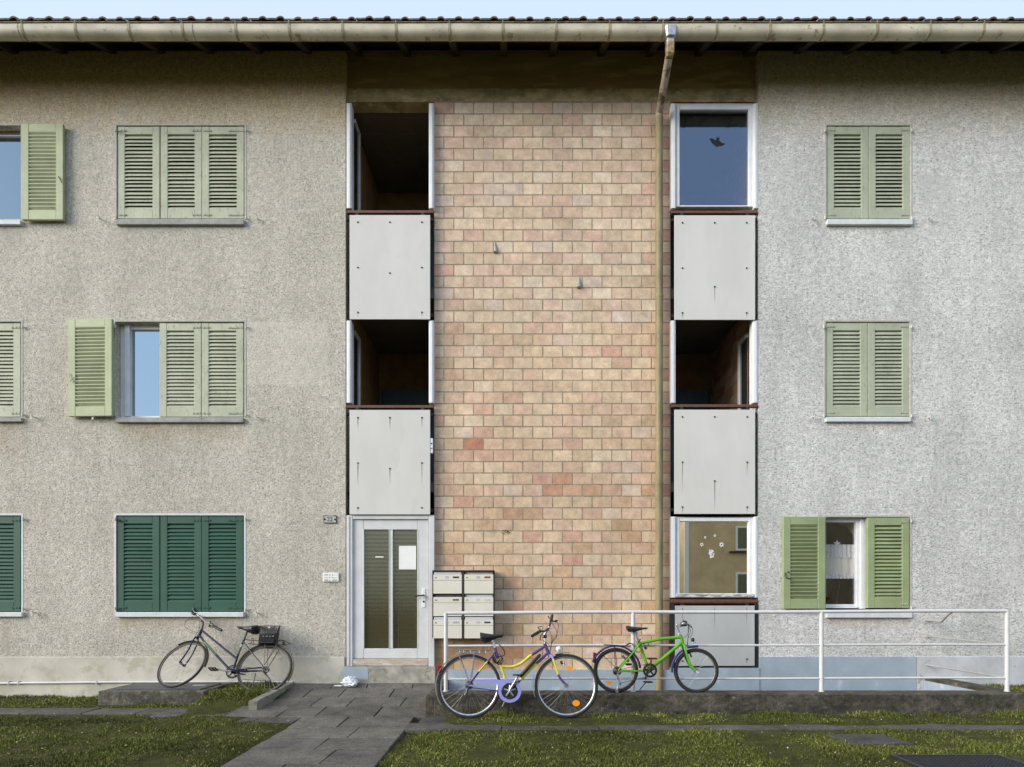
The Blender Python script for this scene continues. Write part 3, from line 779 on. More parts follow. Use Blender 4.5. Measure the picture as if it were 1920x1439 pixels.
b = MB(); cloth(b, 1546, 1606, 1045, 1077, -.172, .008, 4); b.build('curtain_panel', cw, gw)
b = MB(); b.cyl(W(1500,1022,-.26), W(1612,1022,-.26), .006, 8); b.build('curtain_rod', M['white'], gw)
b = MB(); swag = [W(1550,980,-.3), W(1570,981,-.3), W(1590,988,-.3), W(1600,1003,-.3), W(1606,1022,-.3), W(1609,1022,-.3), W(1609,978,-.3), W(1550,977,-.3)]
b.poly(swag, (0,.02,0)); b.build('swag_curtain', simple('swag', (.55,.52,.36), .9, var=.3, vs=30, stretch=(1,1,.3)), gw)
b = MB(); b.tube([W(1573,1088,-.6), W(1573,1100,-.6), W(1570,1120,-.6), W(1567,1140,-.6)], .012, 6); b.build('curtain_pull', simple('pull', (.35,.3,.2), .8), gw)
b = MB(); b.pbox(1592, 1612, 1098, 1145, -1.2, -.7, .02); b.build('wicker_chair_back', simple('wicker', (.22,.09,.03), .8, var=.5, vs=60, dirt=(.5,.25,.1), dscale=60, dth=.6), gw)

for p in ((190,412),(484,412),(66,783),(483,783),(67,1149),(484,1150),(1523,412),(1740,412),(1524,784),(1740,784),(180,784)): holdback(*p)
b = MB(); b.tube([W(1130,1140,-.08), W(1130,1146,-.04)], .008); 

# ---- stair bays
b = MB(); b.pbox(806.8, 811.5, 822, 850, -.03, .02, .003); so_ = b.build('socket_box', M['white'], house)
b = MB(); b.cyl(W(809,832,.02),W(809,832,.026),.010,10); b.cyl(W(809,841,.02),W(809,841,.026),.008,10); b.build('socket', M['dark'], so_)
def screws(mb, pts, d):
    for (px, py) in pts: mb.cyl(W(px, py, d), W(px, py, d+.006), .0115, 10); mb.cyl(W(px, py, d+.005), W(px, py, d+.010), .006, 8)
def streaks(pts, d, parent, seed=1):
    rr = random.Random(seed); mb = MB()
    for (px, py, L) in pts:
        w = rr.uniform(.6, 1.1)
        p0 = W(px-w, py, d); p1 = W(px+w, py, d); p2 = W(px+w*.6, py+L, d); p3 = W(px-w*.6, py+L, d)
        mb.add([p0, p1, p2, p3], [(0,3,2,1)], [(.8,.8,.8),(.8,.8,.8),(0,0,0),(0,0,0)])
    mb.build('rain_streaks', M['stain'], parent)
def spandrel(px0, px1, py0, py1, bolts, st, mat='panel', name='spandrel_panel'):
    b = MB(); b.pbox(px0, px1, py0, py1, .012, .026, .002); p = b.build(name, M[mat], house)
    for q_ in bolts:
        b = MB(); screws(b, [q_], .026); b.build('bolt', M['dark'], p)
    if st: streaks(st, .0275, p, px0+py0)
    # steel frame behind the panel
    b = MB()
    for px in (px0+14, px1-14): b.pbox(px-3, px+3, py0-6, py1-3, -.03, .010, .002)
    for py in (py0+8, py1-8): b.pbox(px0-5, px1+5, py-3, py+3, -.065, -.032, .002)
    b.build('panel_frame', M['dark'], p)
    return p
def toprail(px0, px1, py, posts):
    b = MB(); b.pbox(px0, px1, py-2.6, py+2.6, -.05, .012, .004)
    r = b.build('handrail', M['rust_rail'], house)
    for q in posts:
        b = MB(); b.pbox(q-1, q+1, py+3.5, py+14, -.02, .008, .001); b.build('rail_bracket', M['white'], r)
def post(px0, px1, py0, py1, db=-.12, df=.0):
    b = MB(); b.pbox(px0, px1, py0, py1, db, df, .006); mid = (px0+px1)/2
    b.pbox(px0+2.5, px1-2.5, py0+.5, py1-.5, df, df+.012, .003)
    b.build('bay_post', M['white'], house)

bL = [(671,417),(731,417),(791,417),(671,502),(791,502),(731,512.5),(671,586),(791,586)]
p1_ = spandrel(655.5, 806.5, 403.5, 599, bL, [(671,588,9),(791,588,7)])
p2_ = spandrel(655.5, 806.5, 769, 965, [(x, y+366.5) for x, y in bL], [(671,785,22),(731,785,25),(791,785,22),(671,871,45),(791,871,38),(731,880,30),(671,953,10)])
bR = [(1279.5,418),(1340,418),(1400,418),(1279.5,503),(1400,503),(1340,538),(1279.5,587),(1400,587)]
p3_ = spandrel(1264.5, 1416, 404, 600, bR, [(1340,540,32),(1279.5,589,9),(1400,589,9)])
p4_ = spandrel(1264.5, 1416, 768.5, 964, [(1279.5,782),(1340,782),(1401,782),(1279.5,867),(1401,867),(1340,902),(1279.5,951),(1401,951)], [(1279.5,868,60),(1340,903,60),(1401,868,25),(1279.5,952,12),(1401,952,12)])
p5_ = spandrel(1266, 1415, 1136, 1249, [(1279.5,1240),(1400.5,1236)], [(1280,1140,40),(1340,1140,50),(1400,1140,35),(1400,1237,10)], 'panel_low')
b = MB(); b.pbox(1258, 1266, 1133, 1254, -.10, .005, .003); b.pbox(1415.5, 1422.5, 1133, 1254, -.10, .005, .003); b.pbox(1266, 1415.5, 1249.5, 1254, -.10, .005, .003); b.build('steel_frame', M['dark'], house)
toprail(650, 813, 397, (671,791)); toprail(650, 813, 762.5, (671,791)); toprail(1259, 1421, 397.5, (1279,1400)); toprail(1259, 1421, 761, (1279,1400)); toprail(1258, 1422, 1128, (1279,1400))
b = MB(); b.pbox(1259, 1421, 1123, 1133, -.10, -.012, .003); b.build('flashing', M['rust_rail'], house)
for (y0, y1) in ((193, 391), (601, 756)):
    post(649.5, 659, y0, y1); post(804, 813.5, y0, y1)
post(1257.5, 1267, 601, 756); post(1411, 1421.5, 601, 756)
# slab edges and dark linings of the two bays
CZ = Z(191,-.095)+.004            # upper landing ceiling
for (xa, xb, side) in ((XL, X(814), 'L'), (X(1257.5), XR, 'R')):
    rx0, rx1 = xa, xb
    for z_ in (Z(902), Z(535)):
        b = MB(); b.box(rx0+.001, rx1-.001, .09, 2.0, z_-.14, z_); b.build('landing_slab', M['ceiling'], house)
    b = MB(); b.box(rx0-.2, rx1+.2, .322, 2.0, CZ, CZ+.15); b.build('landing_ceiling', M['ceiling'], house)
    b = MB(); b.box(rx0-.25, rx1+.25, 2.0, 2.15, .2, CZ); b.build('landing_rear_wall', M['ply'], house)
    for (xs, out, mt) in ((rx0, -1, 'ply' if side == 'L' else 'mortar'), (rx1, 1, 'ply' if side == 'L' else 'brickin')):
        if mt == 'brickin':
            # brick side wall of the right bay
            b = MB(); rnd = random.Random(5)
            for r in range(0, 52):
                zt_ = CZ - r*.1585
                if zt_ < .3: break
                yy = .302 - (.13 if r % 2 else 0)
                while yy < 2.0:
                    a, c_ = max(yy, .302)+.005, min(yy+.27, 2.0)-.005
                    if c_ > a + .01: b.box(xs-.004, xs+.02, a, c_, zt_-.150, zt_-.005, rnd.choice([(.50,.30,.19),(.46,.27,.17),(.52,.34,.22),(.42,.22,.14)]))
                    yy += .27
            sw = b.build('landing_brick_wall', M['brick'], house)
            b = MB(); b.box(xs+.001, xs+.15, .302, 2.0, .2, CZ); b.build('mortar_bed', M['mortar'], sw)
        else:
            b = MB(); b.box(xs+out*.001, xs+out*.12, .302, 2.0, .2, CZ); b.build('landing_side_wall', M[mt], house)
    # teal flat doors at the back
    for zf in (Z(902), Z(535)):
        if side == 'L': dx0, dx1 = X(719,-1.98), X(830,-1.98)
        else: dx0, dx1 = X(1250,-1.98), X(1328,-1.98)
        ht = 1.93
        b = MB(); b.box(dx0, dx1, 1.955, 1.999, zf+.001, zf+ht); dr = b.build('flat_door', M['teal'], house)
        b = MB(); hx = dx0+.10 if side == 'L' else dx1-.10
        b.cyl((hx,1.955,zf+1.02), (hx,1.90,zf+1.02), .012, 8); b.cyl((hx,1.905,zf+1.02), (hx+(.1 if side=='L' else -.1),1.905,zf+1.02), .011, 8)
        b.build('handle', M['zinc'], dr)
        b = MB(); xx = dx0-.045 if side == 'L' else dx1+.045
        b.bbox(xx-.03, xx+.03, 1.95, 1.999, zf+.001, zf+ht+.05, .003); b.build('door_frame', M['ceiling'], dr)
# glazed side screens in the bays (frame bars on the side walls)
def screen(xw, sgn, zf, zt_, y1_):
    b = MB(); xw += -sgn*.03
    b.bbox(xw-.025, xw+.025, y1_-.03, y1_+.03, zf, zt_, .004); b.bbox(xw-.025, xw+.025, .32, y1_-.031, zt_-.06, zt_, .004)
    o = b.build('side_screen', M['door_paint'], house)
    b = MB(); b.box(xw-.004, xw+.004, .32, y1_-.03, zf, zt_-.06); b.build('pane', M['pane_dark'], o)
screen(XL, -1, Z(902), Z(607,-.1), .58); screen(XL, -1, Z(535), Z(200,-.1), .58); screen(XR, 1, Z(902), Z(612,-.1), .62)
# loft hatch trim on the upper landing ceiling
b = MB(); zc = CZ-.014
for (xa, ya, xb, yb) in ((X(672,-.69),.66,X(783,-.69),.70), (X(672,-.69)+.02,.70,X(672,-.69)+.05,1.9), (X(783,-.69)-.03,.70,X(783,-.69),1.9)):
    b.box(xa, xb, ya, yb, zc, zc+.02)
b.build('loft_hatch_trim', M['ceiling'], house)
# ground floor behind the entrance door
b = MB(); b.box(XL-.2, X(820), 1.2, 1.3, .2, 3.0); b.build('hall_wall', M['ply'], house)

# bay windows (stair bay right)
def bay_window(px0, px1, py0, py1, fr, gl, pane, wornsill=False):
    b = MB(); d = .0
    b.pbox(px0, fr[0]-.3, py0, py1, -.12, d, .006); b.pbox(fr[1]+.3, px1, py0, py1, -.12, d, .006)
    b.pbox(px0+2.5, fr[0]-2, py0+.6, py1-.6, d, d+.012, .003); b.pbox(fr[1]+2, px1-3, py0+.6, py1-.6, d, d+.012, .003)
    b.pbox(px0+1, px1-1, py0+.5, py0+5, -.119, -.105, .003)
    w = b.build('stair_window', M['white'], house)
    b = MB(); d2 = -.02
    b.pbox(fr[0], gl[0], fr[2], fr[3], -.10, d2, .006); b.pbox(gl[1], fr[1], fr[2], fr[3], -.10, d2, .006)
    b.pbox(gl[0]+.2, gl[1]-.2, fr[2], gl[2], -.10, d2-.003, .006); b.pbox(gl[0]+.2, gl[1]-.2, gl[3], fr[3], -.10, d2-.003, .006)
    b.build('frame', M['white'], w)
    b = MB(); b.box(X(gl[0]-2,-.06), X(gl[1]+2,-.06), .057, .063, Z(gl[3]+2,-.06), Z(gl[2]-2,-.06)); b.build('pane', M[pane], w)
    if wornsill:
        b = MB(); b.pbox(fr[0]-1, fr[1]+1, fr[3]-3.5, fr[3]+4, -.10, .020, .006)
        b.build('window_board', simple('worn_board', (.30,.29,.28), .8, var=.4, vs=20, dirt=(.66,.66,.68), dscale=18, dth=.5, stretch=(.4,1,2)), w)
    return w
uw = bay_window(1258, 1422, 193.5, 391, (1268, 1413, 197, 388), (1274.5, 1404, 205.5, 385), 'pane_stair')
bwt = bay_window(1258, 1422, 969, 1121.5, (1268, 1413, 971, 1117), (1274.5, 1404, 978, 1113), 'pane_ground', True)
# bird silhouette sticker on the upper pane
pts = [(1330.5,259),(1338,261),(1343,264),(1344,256),(1346,259),(1350,257),(1348.5,263),(1352,267.5),(1360,270),(1355,273),(1348,273.5),(1345,275.5),(1342,273.5),(1337,270),(1333,265)]
b = MB(); b.poly([W(x, y, -.054) for x, y in pts], (0,.002,0)); b.build('bird_sticker', simple('black_sticker', (.01,.01,.015), .7), uw)
# snowflake stickers
def flake(px, py, r, arms=6):
    b = MB(); c = W(px, py, -.053)
    for i in range(arms):
        a = i*2*math.pi/arms + .3; e = Vector((math.cos(a),0,math.sin(a))); n_ = Vector((-math.sin(a),0,math.cos(a)))
        b.poly([c+n_*r*.2-e*r*.2, c+e*r*.6+n_*r*.24, c+e*r*1.15, c+e*r*.6-n_*r*.24, c-n_*r*.2-e*r*.2], (0,.0015+.0002*i,0))
    b.build('snowflake_sticker', M['paper'], bwt)
flake(1322.5,1008,.017); flake(1340.5,1004.5,.019,5); flake(1316,1021.5,.026); flake(1353,1021.5,.034)
b = MB(); rr = random.Random(4)
for i in range(15):
    a = rr.uniform(0,6.28); c = W(1333,1040,-.053) + Vector((math.cos(a)*.045*rr.random(), 0, (rr.random()-.5)*.12)); r = rr.uniform(.012,.026)
    b.poly([c + Vector((math.cos(t*1.0472+i)*r*(1 if t%2 else .6), -.0002*i, math.sin(t*1.0472+i)*r*(1 if t%2 else .6))) for t in range(6)], (0,.0012,0))
b.build('lacy_window_sticker', simple('lacy_sticker', (.8,.76,.84), .8, var=.3, vs=80), bwt)

# ---- entrance door
b = MB(); fd = .0
b.pbox(649.5, 661, 966.5, 1250, -.12, fd, .006); b.pbox(803.5, 814.5, 966.5, 1250, -.12, fd, .006); b.pbox(661.2, 803.3, 966.5, 974, -.12, fd-.002, .006)
b.pbox(651, 655, 968, 1249, fd, fd+.01, .003)
door = b.build('entrance_door', M['door_paint'], house)
b = MB(); ld = -.028
b.pbox(661.5, 681.5, 974.5, 1235, -.08, ld, .005); b.pbox(783, 803, 974.5, 1235, -.08, ld, .005)
b.pbox(681.7, 782.8, 974.5, 993.5, -.08, ld-.002, .005); b.pbox(681.7, 782.8, 1216.5, 1235, -.08, ld-.002, .005)
b.pbox(730, 735.5, 993.7, 1216.2, -.08, ld-.004, .004)
for (a, c_) in ((680.6,682.4),(729.3,730.2),(735.3,736.2),(782.2,784)): b.pbox(a, c_, 993, 1216.6, -.06, ld+.003, .001)
lf = b.build('door_leaf', M['door_paint'], door)
b = MB(); b.box(X(680,-.06), X(784,-.06), .058, .066, Z(1217,-.06), Z(993,-.06)); b.build('patterned_glass', M['pane_door'], door)
b = MB(); b.pbox(661.5, 802.5, 1235.8, 1249, -.08, -.006, .006); b.build('weather_board', M['wood_worn'], door)
b = MB(); b.pbox(791, 797.5, 1104, 1139.5, ld-.01, ld+.008, .004); hd = b.build('handle_plate', M['white'], door)
b = MB(); b.tube([W(794.5,1116.5,ld), W(794.5,1116.5,ld+.05), W(791,1117,ld+.058), W(777.5,1117.5,ld+.058)], .011, 10); b.build('lever', M['plate'], hd, smooth=True)
b = MB(); b.cyl(W(794.3,1128.5,ld), W(794.3,1128.5,ld+.013), .014, 12); b.build('lock_cylinder', M['dark'], hd)
b = MB(); b.pbox(748, 780, 1024, 1068, -.056, -.052, .0005); b.build('paper_notice', M['paper'], door)
b = MB(); b.pbox(704, 719, 1043.6, 1045.8, -.056, -.053, .0005); b.build('paper_strip', M['paper'], door)
b = MB(); b.pbox(645, 816, 1250.3, 1290, -.30, .03, .008); b.build('door_step', M['step'], house)
b = MB(); b.pbox(642, 690, 1251, 1275, .0305, .0335, .001); b.build('blue_paint_patch', M['blue'], house)

# ---- small cone fittings on the brick
for (px, py, w_, sx) in ((929, 464, 5, 1), (1085, 530, 6, -1)):
    b = MB(); b.cyl(W(px, py+9, -.06), W(px-1*sx, py-10, -.075), .030, 14, .004); b.cyl(W(px, py+9, -.06), W(px, py+8, -.09), .02, 10)
    b.build('metal_cone', M['zinc'], house, smooth=True)
b = MB(); rr = random.Random(9)
for i in range(26):
    c = W(946+rr.uniform(-7,9), 999+rr.uniform(-3,2), -.075); a = rr.uniform(0,6.28)
    b.poly([c, c+Vector((math.cos(a)*.02,-.01,math.sin(a)*.02)), c+Vector((math.cos(a+.5)*.018,-.014,math.sin(a+.5)*.02))], (0,.001,0))
tag(b.build('wall_fern', simple('fern', (.10,.11,.03), .8, var=.4, vs=50), None), 'tiny weed growing out of a joint in the brick panel', 'plant')

# ================================================================ THINGS ON THE FACADE
def text_obj(body, size, loc, mat, parent, ext=.001, name='lettering', bold=0.0):
    cu = bpy.data.curves.new(name, 'FONT'); cu.body = body; cu.size = size; cu.extrude = ext; cu.align_x = 'CENTER'; cu.align_y = 'CENTER'; cu.offset = bold
    tmp = bpy.data.objects.new('tmp', cu); scene.collection.objects.link(tmp)
    dg = bpy.context.evaluated_depsgraph_get(); me = bpy.data.meshes.new_from_object(tmp.evaluated_get(dg)); bpy.data.objects.remove(tmp)
    me.transform(Matrix.Translation(loc) @ Matrix.Rotation(R_(90), 4, 'X')); me.materials.clear(); me.materials.append(mat)
    o = bpy.data.objects.new(name, me); scene.collection.objects.link(o); o.parent = parent; return o
t = thing('house_number_plate', 'small weathered grey plate with the house number 22 left of the entrance', 'sign', W(618,974,0)*1)
b = MB(); b.pbox(607, 630, 967.5, 980.5, -.002, .012, .003); b.build('plate', simple('number_plate', (.50,.49,.46), .6, var=.2, vs=40), t)
b = MB(); b.pbox(606.5, 630.5, 967, 968, 0, .015, .001); b.pbox(606.5, 630.5, 980, 981.2, 0, .015, .001); b.pbox(629.6,630.6,968.1,979.9,0,.015,.001); b.pbox(606.4,607.4,968.1,979.9,0,.015,.001); b.build('border', M['dark'], t)
text_obj('22', .082, W(618.3, 974.3, .0135), simple('digits', (.10,.095,.085), .7), t, .001, 'digits', .001)
b = MB(); screws(b, [(609,974),(628,974.5)], .011); b.build('screws', M['dark'], t); reparent(t)
t = thing('doorbell_panel', 'white doorbell panel with six name tags left of the entrance', 'doorbell', W(620,1083,0)*1)
b = MB(); b.pbox(605, 635, 1074.5, 1091, -.002, .022, .004); b.build('housing', M['paper'], t)
for r in range(3):
    for c_ in range(2):
        y = 1078.2 + r*4.9; b = MB()
        b.cyl(W(617.8 if c_ == 0 else 623.4, y, .020), W(617.8 if c_ == 0 else 623.4, y, .027), .008, 12); b.build('bell_button', M['hook'], t)
        b = MB(); x0 = 608 if c_ == 0 else 625.5; w_ = 7 if c_ == 0 else 6.5
        b.pbox(x0, x0+w_, y-.9, y+1.0, .021, .0235, .0004); b.build('name_tag', simple('tag_%d%d' % (r,c_), [(.35,.34,.31),(.62,.61,.55),(.2,.2,.18)][r] if c_ == 0 else [(.78,.78,.75),(.7,.72,.6),(.25,.25,.23)][r], .7), t)
reparent(t)

# letter boxes: two columns of three
t = thing('mailbox_bank', 'cream bank of six letter boxes in a dark frame right of the entrance', 'mailboxes', W(869,1197,0)*1)
MD = .13
b = MB(); b.pbox(810.5, 927, 1069.5, 1072, -.06, MD+.012, .002)
for (a, c_) in ((810.5,812),(866.5,870.5),(925.4,927)): b.pbox(a, c_, 1072.2, 1197, -.06, MD-.004, .002)
b.pbox(812, 925.4, 1073, 1195, -.06, -.03, .002)
b.build('cabinet_frame', simple('dark_brown_frame', (.05,.035,.03), .5), t)
tagc = [[(.04,.05,.04),(.25,.06,.06)],[(.12,.12,.09),(.6,.62,.6)],[(.4,.42,.45),(.06,.07,.06)]]
for c_ in range(2):
    for r in range(3):
        x0 = 812.6 if c_ == 0 else 871; x1 = 866 if c_ == 0 else 925; y0 = 1072.4 + r*42.3; y1 = y0 + 41.2
        if r == 2: y1 = 1197.5
        b = MB(); b.pbox(x0, x1, y0+16.5, y1, -.03, MD, .003)
        mbx = b.build('letter_box', M['cream'], t)
        b = MB(); b.pbox(x0, x1, y0+5.2, y0+16.1, -.03, MD+.001, .003); b.build('name_strip', M['cream'], mbx)
        b = MB(); op = (c_, r) in ((1,0),(0,1),(1,1))
        b.pbox(x0+1.2, x1-1.2, y0+.6, y0+5, -.03, MD-(.035 if op else .004), .002)
        b.build('flap', M['lav'] if not ((c_,r)==(0,1)) else M['plate'], mbx)
        b = MB(); b.cyl(W(x0+4.5, y0+11, MD), W(x0+4.5, y0+11, MD+.006), .008, 12); b.build('lock', M['dark'], mbx)
        b = MB(); b.pbox(x1-17, x1-5.5, y0+8.8, y0+12, MD, MD+.0035, .0005); b.build('name_plate', simple('nameplate%d%d' % (r,c_), tagc[r][c_], .4), mbx)
        if (c_, r) != (0, 1):
            b = MB(); b.pbox(x0+22, x0+29, y0+8, y0+13, MD, MD+.002, .0004); b.build('sticker', simple('sticker%d%d' % (r,c_), [(.55,.52,.56),(.6,.6,.63),(.52,.52,.5)][r], .6), mbx)
reparent(t)

# white pipe along the left plinth
b = MB(); b.tube([W(-360,1281.5,.03), W(0,1281.5,.03), W(200,1279.5,.03), W(400,1278.6,.03), W(549,1279,.03)], .0125, 8)
for px in (15, 33, 180, 300): b.pbox(px-1, px+1, 1277.5, 1284, .0, .045, .001)
tag(b.build('white_pipe', M['rail'], None, smooth=True), 'thin white pipe running along the foot of the left wall', 'pipe')
# ================================================================ GROUND
def smooth(a, b, t):
    t = max(0.0, min(1.0, (t-a)/(b-a))); return t*t*(3-2*t)
PZ = [(-1,.195),(0,.195),(.2,.14),(.62,.088),(1.1,.055),(1.57,.02),(2.06,.0),(9,.0)]
def pathz(d):
    for (a, za), (b_, zb_) in zip(PZ, PZ[1:]):
        if d <= b_: return za + (zb_-za)*(d-a)/(b_-a)
    return 0.0
WELL = (-.92, 5.70, 0.0, 1.30)       # x0, x1, d0, d1
from mathutils import noise as mn
def gz(x, d):
    n = .012*mn.noise(Vector((x*1.3, d*1.3, 0))) + .006*mn.noise(Vector((x*5, d*5, 3)))
    z = -.004 + n
    if -4.02 < x < -3.06: z += (.15*(1-smooth(.55,1.25,d)) + .02)*smooth(-4.02,-3.9,x)
    elif -3.06 <= x < -1.0: z = (pathz(d) - .045 if d < 2.1 else -.03) if not (x < -2.44 and d > 1.56) else z
    if x >= -1.0:
        z += .045*(1-smooth(1.75,2.3,d))*smooth(-1.0,-.6,x)
        if x > 5.3: z += .10*smooth(5.5,6.1,x)*(1-smooth(1.5,2.2,d))
    if -2.46 < x < -1.1 and d >= 2.0: z = -.03 + n*.3
    return z
def axis(segs):
    o = []
    for a, b_, s in segs:
        n = max(1, round((b_-a)/s)); o += [a + (b_-a)*i/n for i in range(n)]
    return o + [segs[-1][1]]
gx = axis([(-260,-60,50),(-60,-15,15),(-15,-9,1),(-9,-.92,.09),(-.92,5.70,.09),(5.70,9.5,.09),(9.5,15,1),(15,60,15),(60,260,50)])
gd = axis([(-200,-20,60),(-20,0,5),(0,1.30,.0867),(1.30,5.2,.0886),(5.2,12,.8),(12,30,6),(30,260,60)])
nxg, ngd = len(gx), len(gd)
vs = [(x, -d, gz(x, d) if -12 < x < 13 and -.5 < d < 8 else 0.0) for d in gd for x in gx]
fs = []
for j in range(ngd-1):
    for i in range(nxg-1):
        cx, cd = (gx[i]+gx[i+1])/2, (gd[j]+gd[j+1])/2
        if WELL[0] < cx < WELL[1] and WELL[2] < cd < WELL[3]: continue
        fs.append((j*nxg+i, j*nxg+i+1, (j+1)*nxg+i+1, (j+1)*nxg+i))
m, nt, b_ = new_mat('lawn_soil')
c = mix(nt, ramp(nt, noise(nt, 5, 6, .7), [(.38, 0.0), (.62, 1.0)]), (.045, .042, .017), (.085, .090, .026))
c = mix(nt, ramp(nt, noise(nt, 17, 5, .7), [(.55, 0.0), (.68, .8)]), c, (.085, .065, .035))
c = mix(nt, ramp(nt, noise(nt, 70, 5, .8), [(.40, 0.75), (.52, 0.0)]), c, (.014, .014, .006))
c = mix(nt, ramp(nt, noise(nt, 95, 4, .8), [(.54, 0.0), (.60, .6)]), c, (.15, .16, .05))
nt.links.new(c, b_.inputs['Base Color']); b_.inputs['Roughness'].default_value = 1
b_.inputs['Specular IOR Level'].default_value = .1
bump(nt, b_, noise(nt, 70, 4, .7), .8, .02)
g = MB(); g.add(vs, fs); g = g.build('ground', m, None, smooth=True, ang=80); struct(g)

# paving slabs of the entrance path: each slab its own block with open joints
rr = random.Random(21)
def slabs(mb, d0, d1, xs, zf, tone=1.0, gap=.006):
    for a, c_ in zip(xs, xs[1:]):
        t = rr.uniform(.8, 1.2)*tone; col = (.106*t, .096*t, .082*t*rr.uniform(.98,1.05))
        j = [rr.uniform(-.004,.004) for _ in range(4)]
        za, zb_ = zf(d0), zf(d1); sk = rr.uniform(-.006,.006)
        x0, x1 = a+gap, c_-gap; y0, y1 = -(d1-gap), -(d0+gap); e = .004
        top = [(x0+e,y0+e,zb_+j[0]),(x1-e,y0+e,zb_+j[1]),(x1-e+sk,y1-e,za+j[2]),(x0+e+sk,y1-e,za+j[3])]
        rim = [(x0,y0,zb_+j[0]-.005),(x1,y0,zb_+j[1]-.005),(x1+sk,y1,za+j[2]-.005),(x0+sk,y1,za+j[3]-.005)]
        bot = [(x,y,z-.045) for x,y,z in rim]
        mb.add(top+rim+bot, [(0,1,2,3),(4,5,1,0),(5,6,2,1),(6,7,3,2),(7,4,0,3),(8,9,5,4),(9,10,6,5),(10,11,7,6),(11,8,4,7)], col)
b = MB()
rows = [(.0-.0,.20,[-3.06,-2.52,-2.04,-1.42,-.96]), (.20,.62,[-3.05,-2.74,-2.29,-1.64,-1.0]), (.62,1.10,[-3.05,-2.49,-2.05,-1.41,-1.03]),
        (1.10,1.57,[-3.3,-2.70,-2.27,-1.61,-1.02]), (1.57,2.06,[-2.40,-1.88,-1.15]), (2.06,2.53,[-2.39,-1.64,-1.14]), (2.53,3.0,[-2.38,-1.80,-1.14]),
        (3.0,3.47,[-2.37,-1.60,-1.13]), (3.47,3.95,[-2.36,-1.86,-1.13]), (3.95,4.42,[-2.3,-1.5,-1.1]), (4.42,4.9,[-2.3,-1.8,-1.1]), (4.9,5.4,[-2.3,-1.6,-1.1])]
for d0, d1, xs in rows: slabs(b, d0+.035 if d0 == 0 else d0, d1, xs, pathz)
struct(b.build('path', M['slab'], None))
b = MB(); xs = [-2.46]; 
while xs[-1] > -11: xs.append(xs[-1] - rr.choice([.62,.72,.98]))
slabs(b, 1.0, 1.36, [x for x in xs[::-1] if x <= -3.3] , lambda d: .016, .80)
slabs(b, 1.06, 1.54, [-4.15,-3.33], lambda d: .020, .7); slabs(b, 1.58, 1.86, [-3.3,-2.86,-2.42], lambda d: .010, .6)
struct(b.build('side_path', M['slab'], None))
b = MB(); xs = [-1.16]
while xs[-1] < 11: xs.append(xs[-1] + rr.choice([.6,.75,.98,1.0]))
slabs(b, 1.93, 2.24, xs, lambda d: .018, .78); slabs(b, 1.60, 1.92, [-1.06,-.62], lambda d: .02, .55)
slabs(b, 2.42, 2.86, [3.02,3.62], lambda d: .012, .55); 
struct(b.build('side_path', M['slab'], None))

# kerb beside the path (its own stone), top stays level with the upper path
b = MB(); za = Z(1280.5, 0)
b.add([(-3.16,-.02,-.05),(-3.06,-.02,-.05),(-3.02,-1.30,-.05),(-3.14,-1.30,-.05),(-3.16,-.02,.20),(-3.06,-.02,.20),(-3.02,-1.30,.150),(-3.14,-1.30,.150)], [(0,3,2,1),(4,5,6,7),(0,1,5,4),(1,2,6,5),(2,3,7,6),(3,0,4,7)])
import bmesh
kb = b.build('kerb_stone', M['kerb'], None); tag(kb, 'low mossy concrete kerb between the grass and the entrance path', 'kerb')
def bevel_mesh(o, w, seg=2):
    bm = bmesh.new(); bm.from_mesh(o.data); bmesh.ops.bevel(bm, geom=list(bm.edges), offset=w, segments=seg, affect='EDGES'); bm.to_mesh(o.data); bm.free()
bevel_mesh(kb, .012)
def rough_mesh(o, cuts, amp, sc_=9, seed=0):
    """subdivide and knock the faces about a little, for old concrete"""
    bm = bmesh.new(); bm.from_mesh(o.data)
    for _ in range(cuts):
        long_ = [e for e in bm.edges if e.calc_length() > .05]
        if not long_: break
        bmesh.ops.subdivide_edges(bm, edges=long_, cuts=1, use_grid_fill=True)
    for v in bm.verts:
        n = mn.noise_vector(v.co*sc_ + Vector((seed,0,0))); v.co += n*amp
    bmesh.ops.triangulate(bm, faces=[f for f in bm.faces if len(f.verts) > 4])
    bm.to_mesh(o.data); bm.free(); o.data.shade_smooth(); o.data.set_sharp_from_angle(angle=R_(35))
rough_mesh(kb, 4, .004)

# concrete shaft cover under the window
t = thing('shaft_cover', 'low square concrete light shaft with a steel cover by the left wall', 'shaft cover', (-4.6,-.35,0))
b = MB(); b.bbox(-5.30,-3.96,-.70,-.0,-.1,.178,.012); pl = b.build('concrete_rim', M['platform'], t); rough_mesh(pl, 4, .004)
b = MB(); b.bbox(-5.18,-4.06,-.60,-.04,.165,.190,.004)
cv = b.build('steel_cover', M['plate'], t)
b = MB(); b.bbox(-4.30,-4.14,-.34,-.26,.190,.197,.002); b.build('cover_handle', M['zinc'], cv); reparent(t)

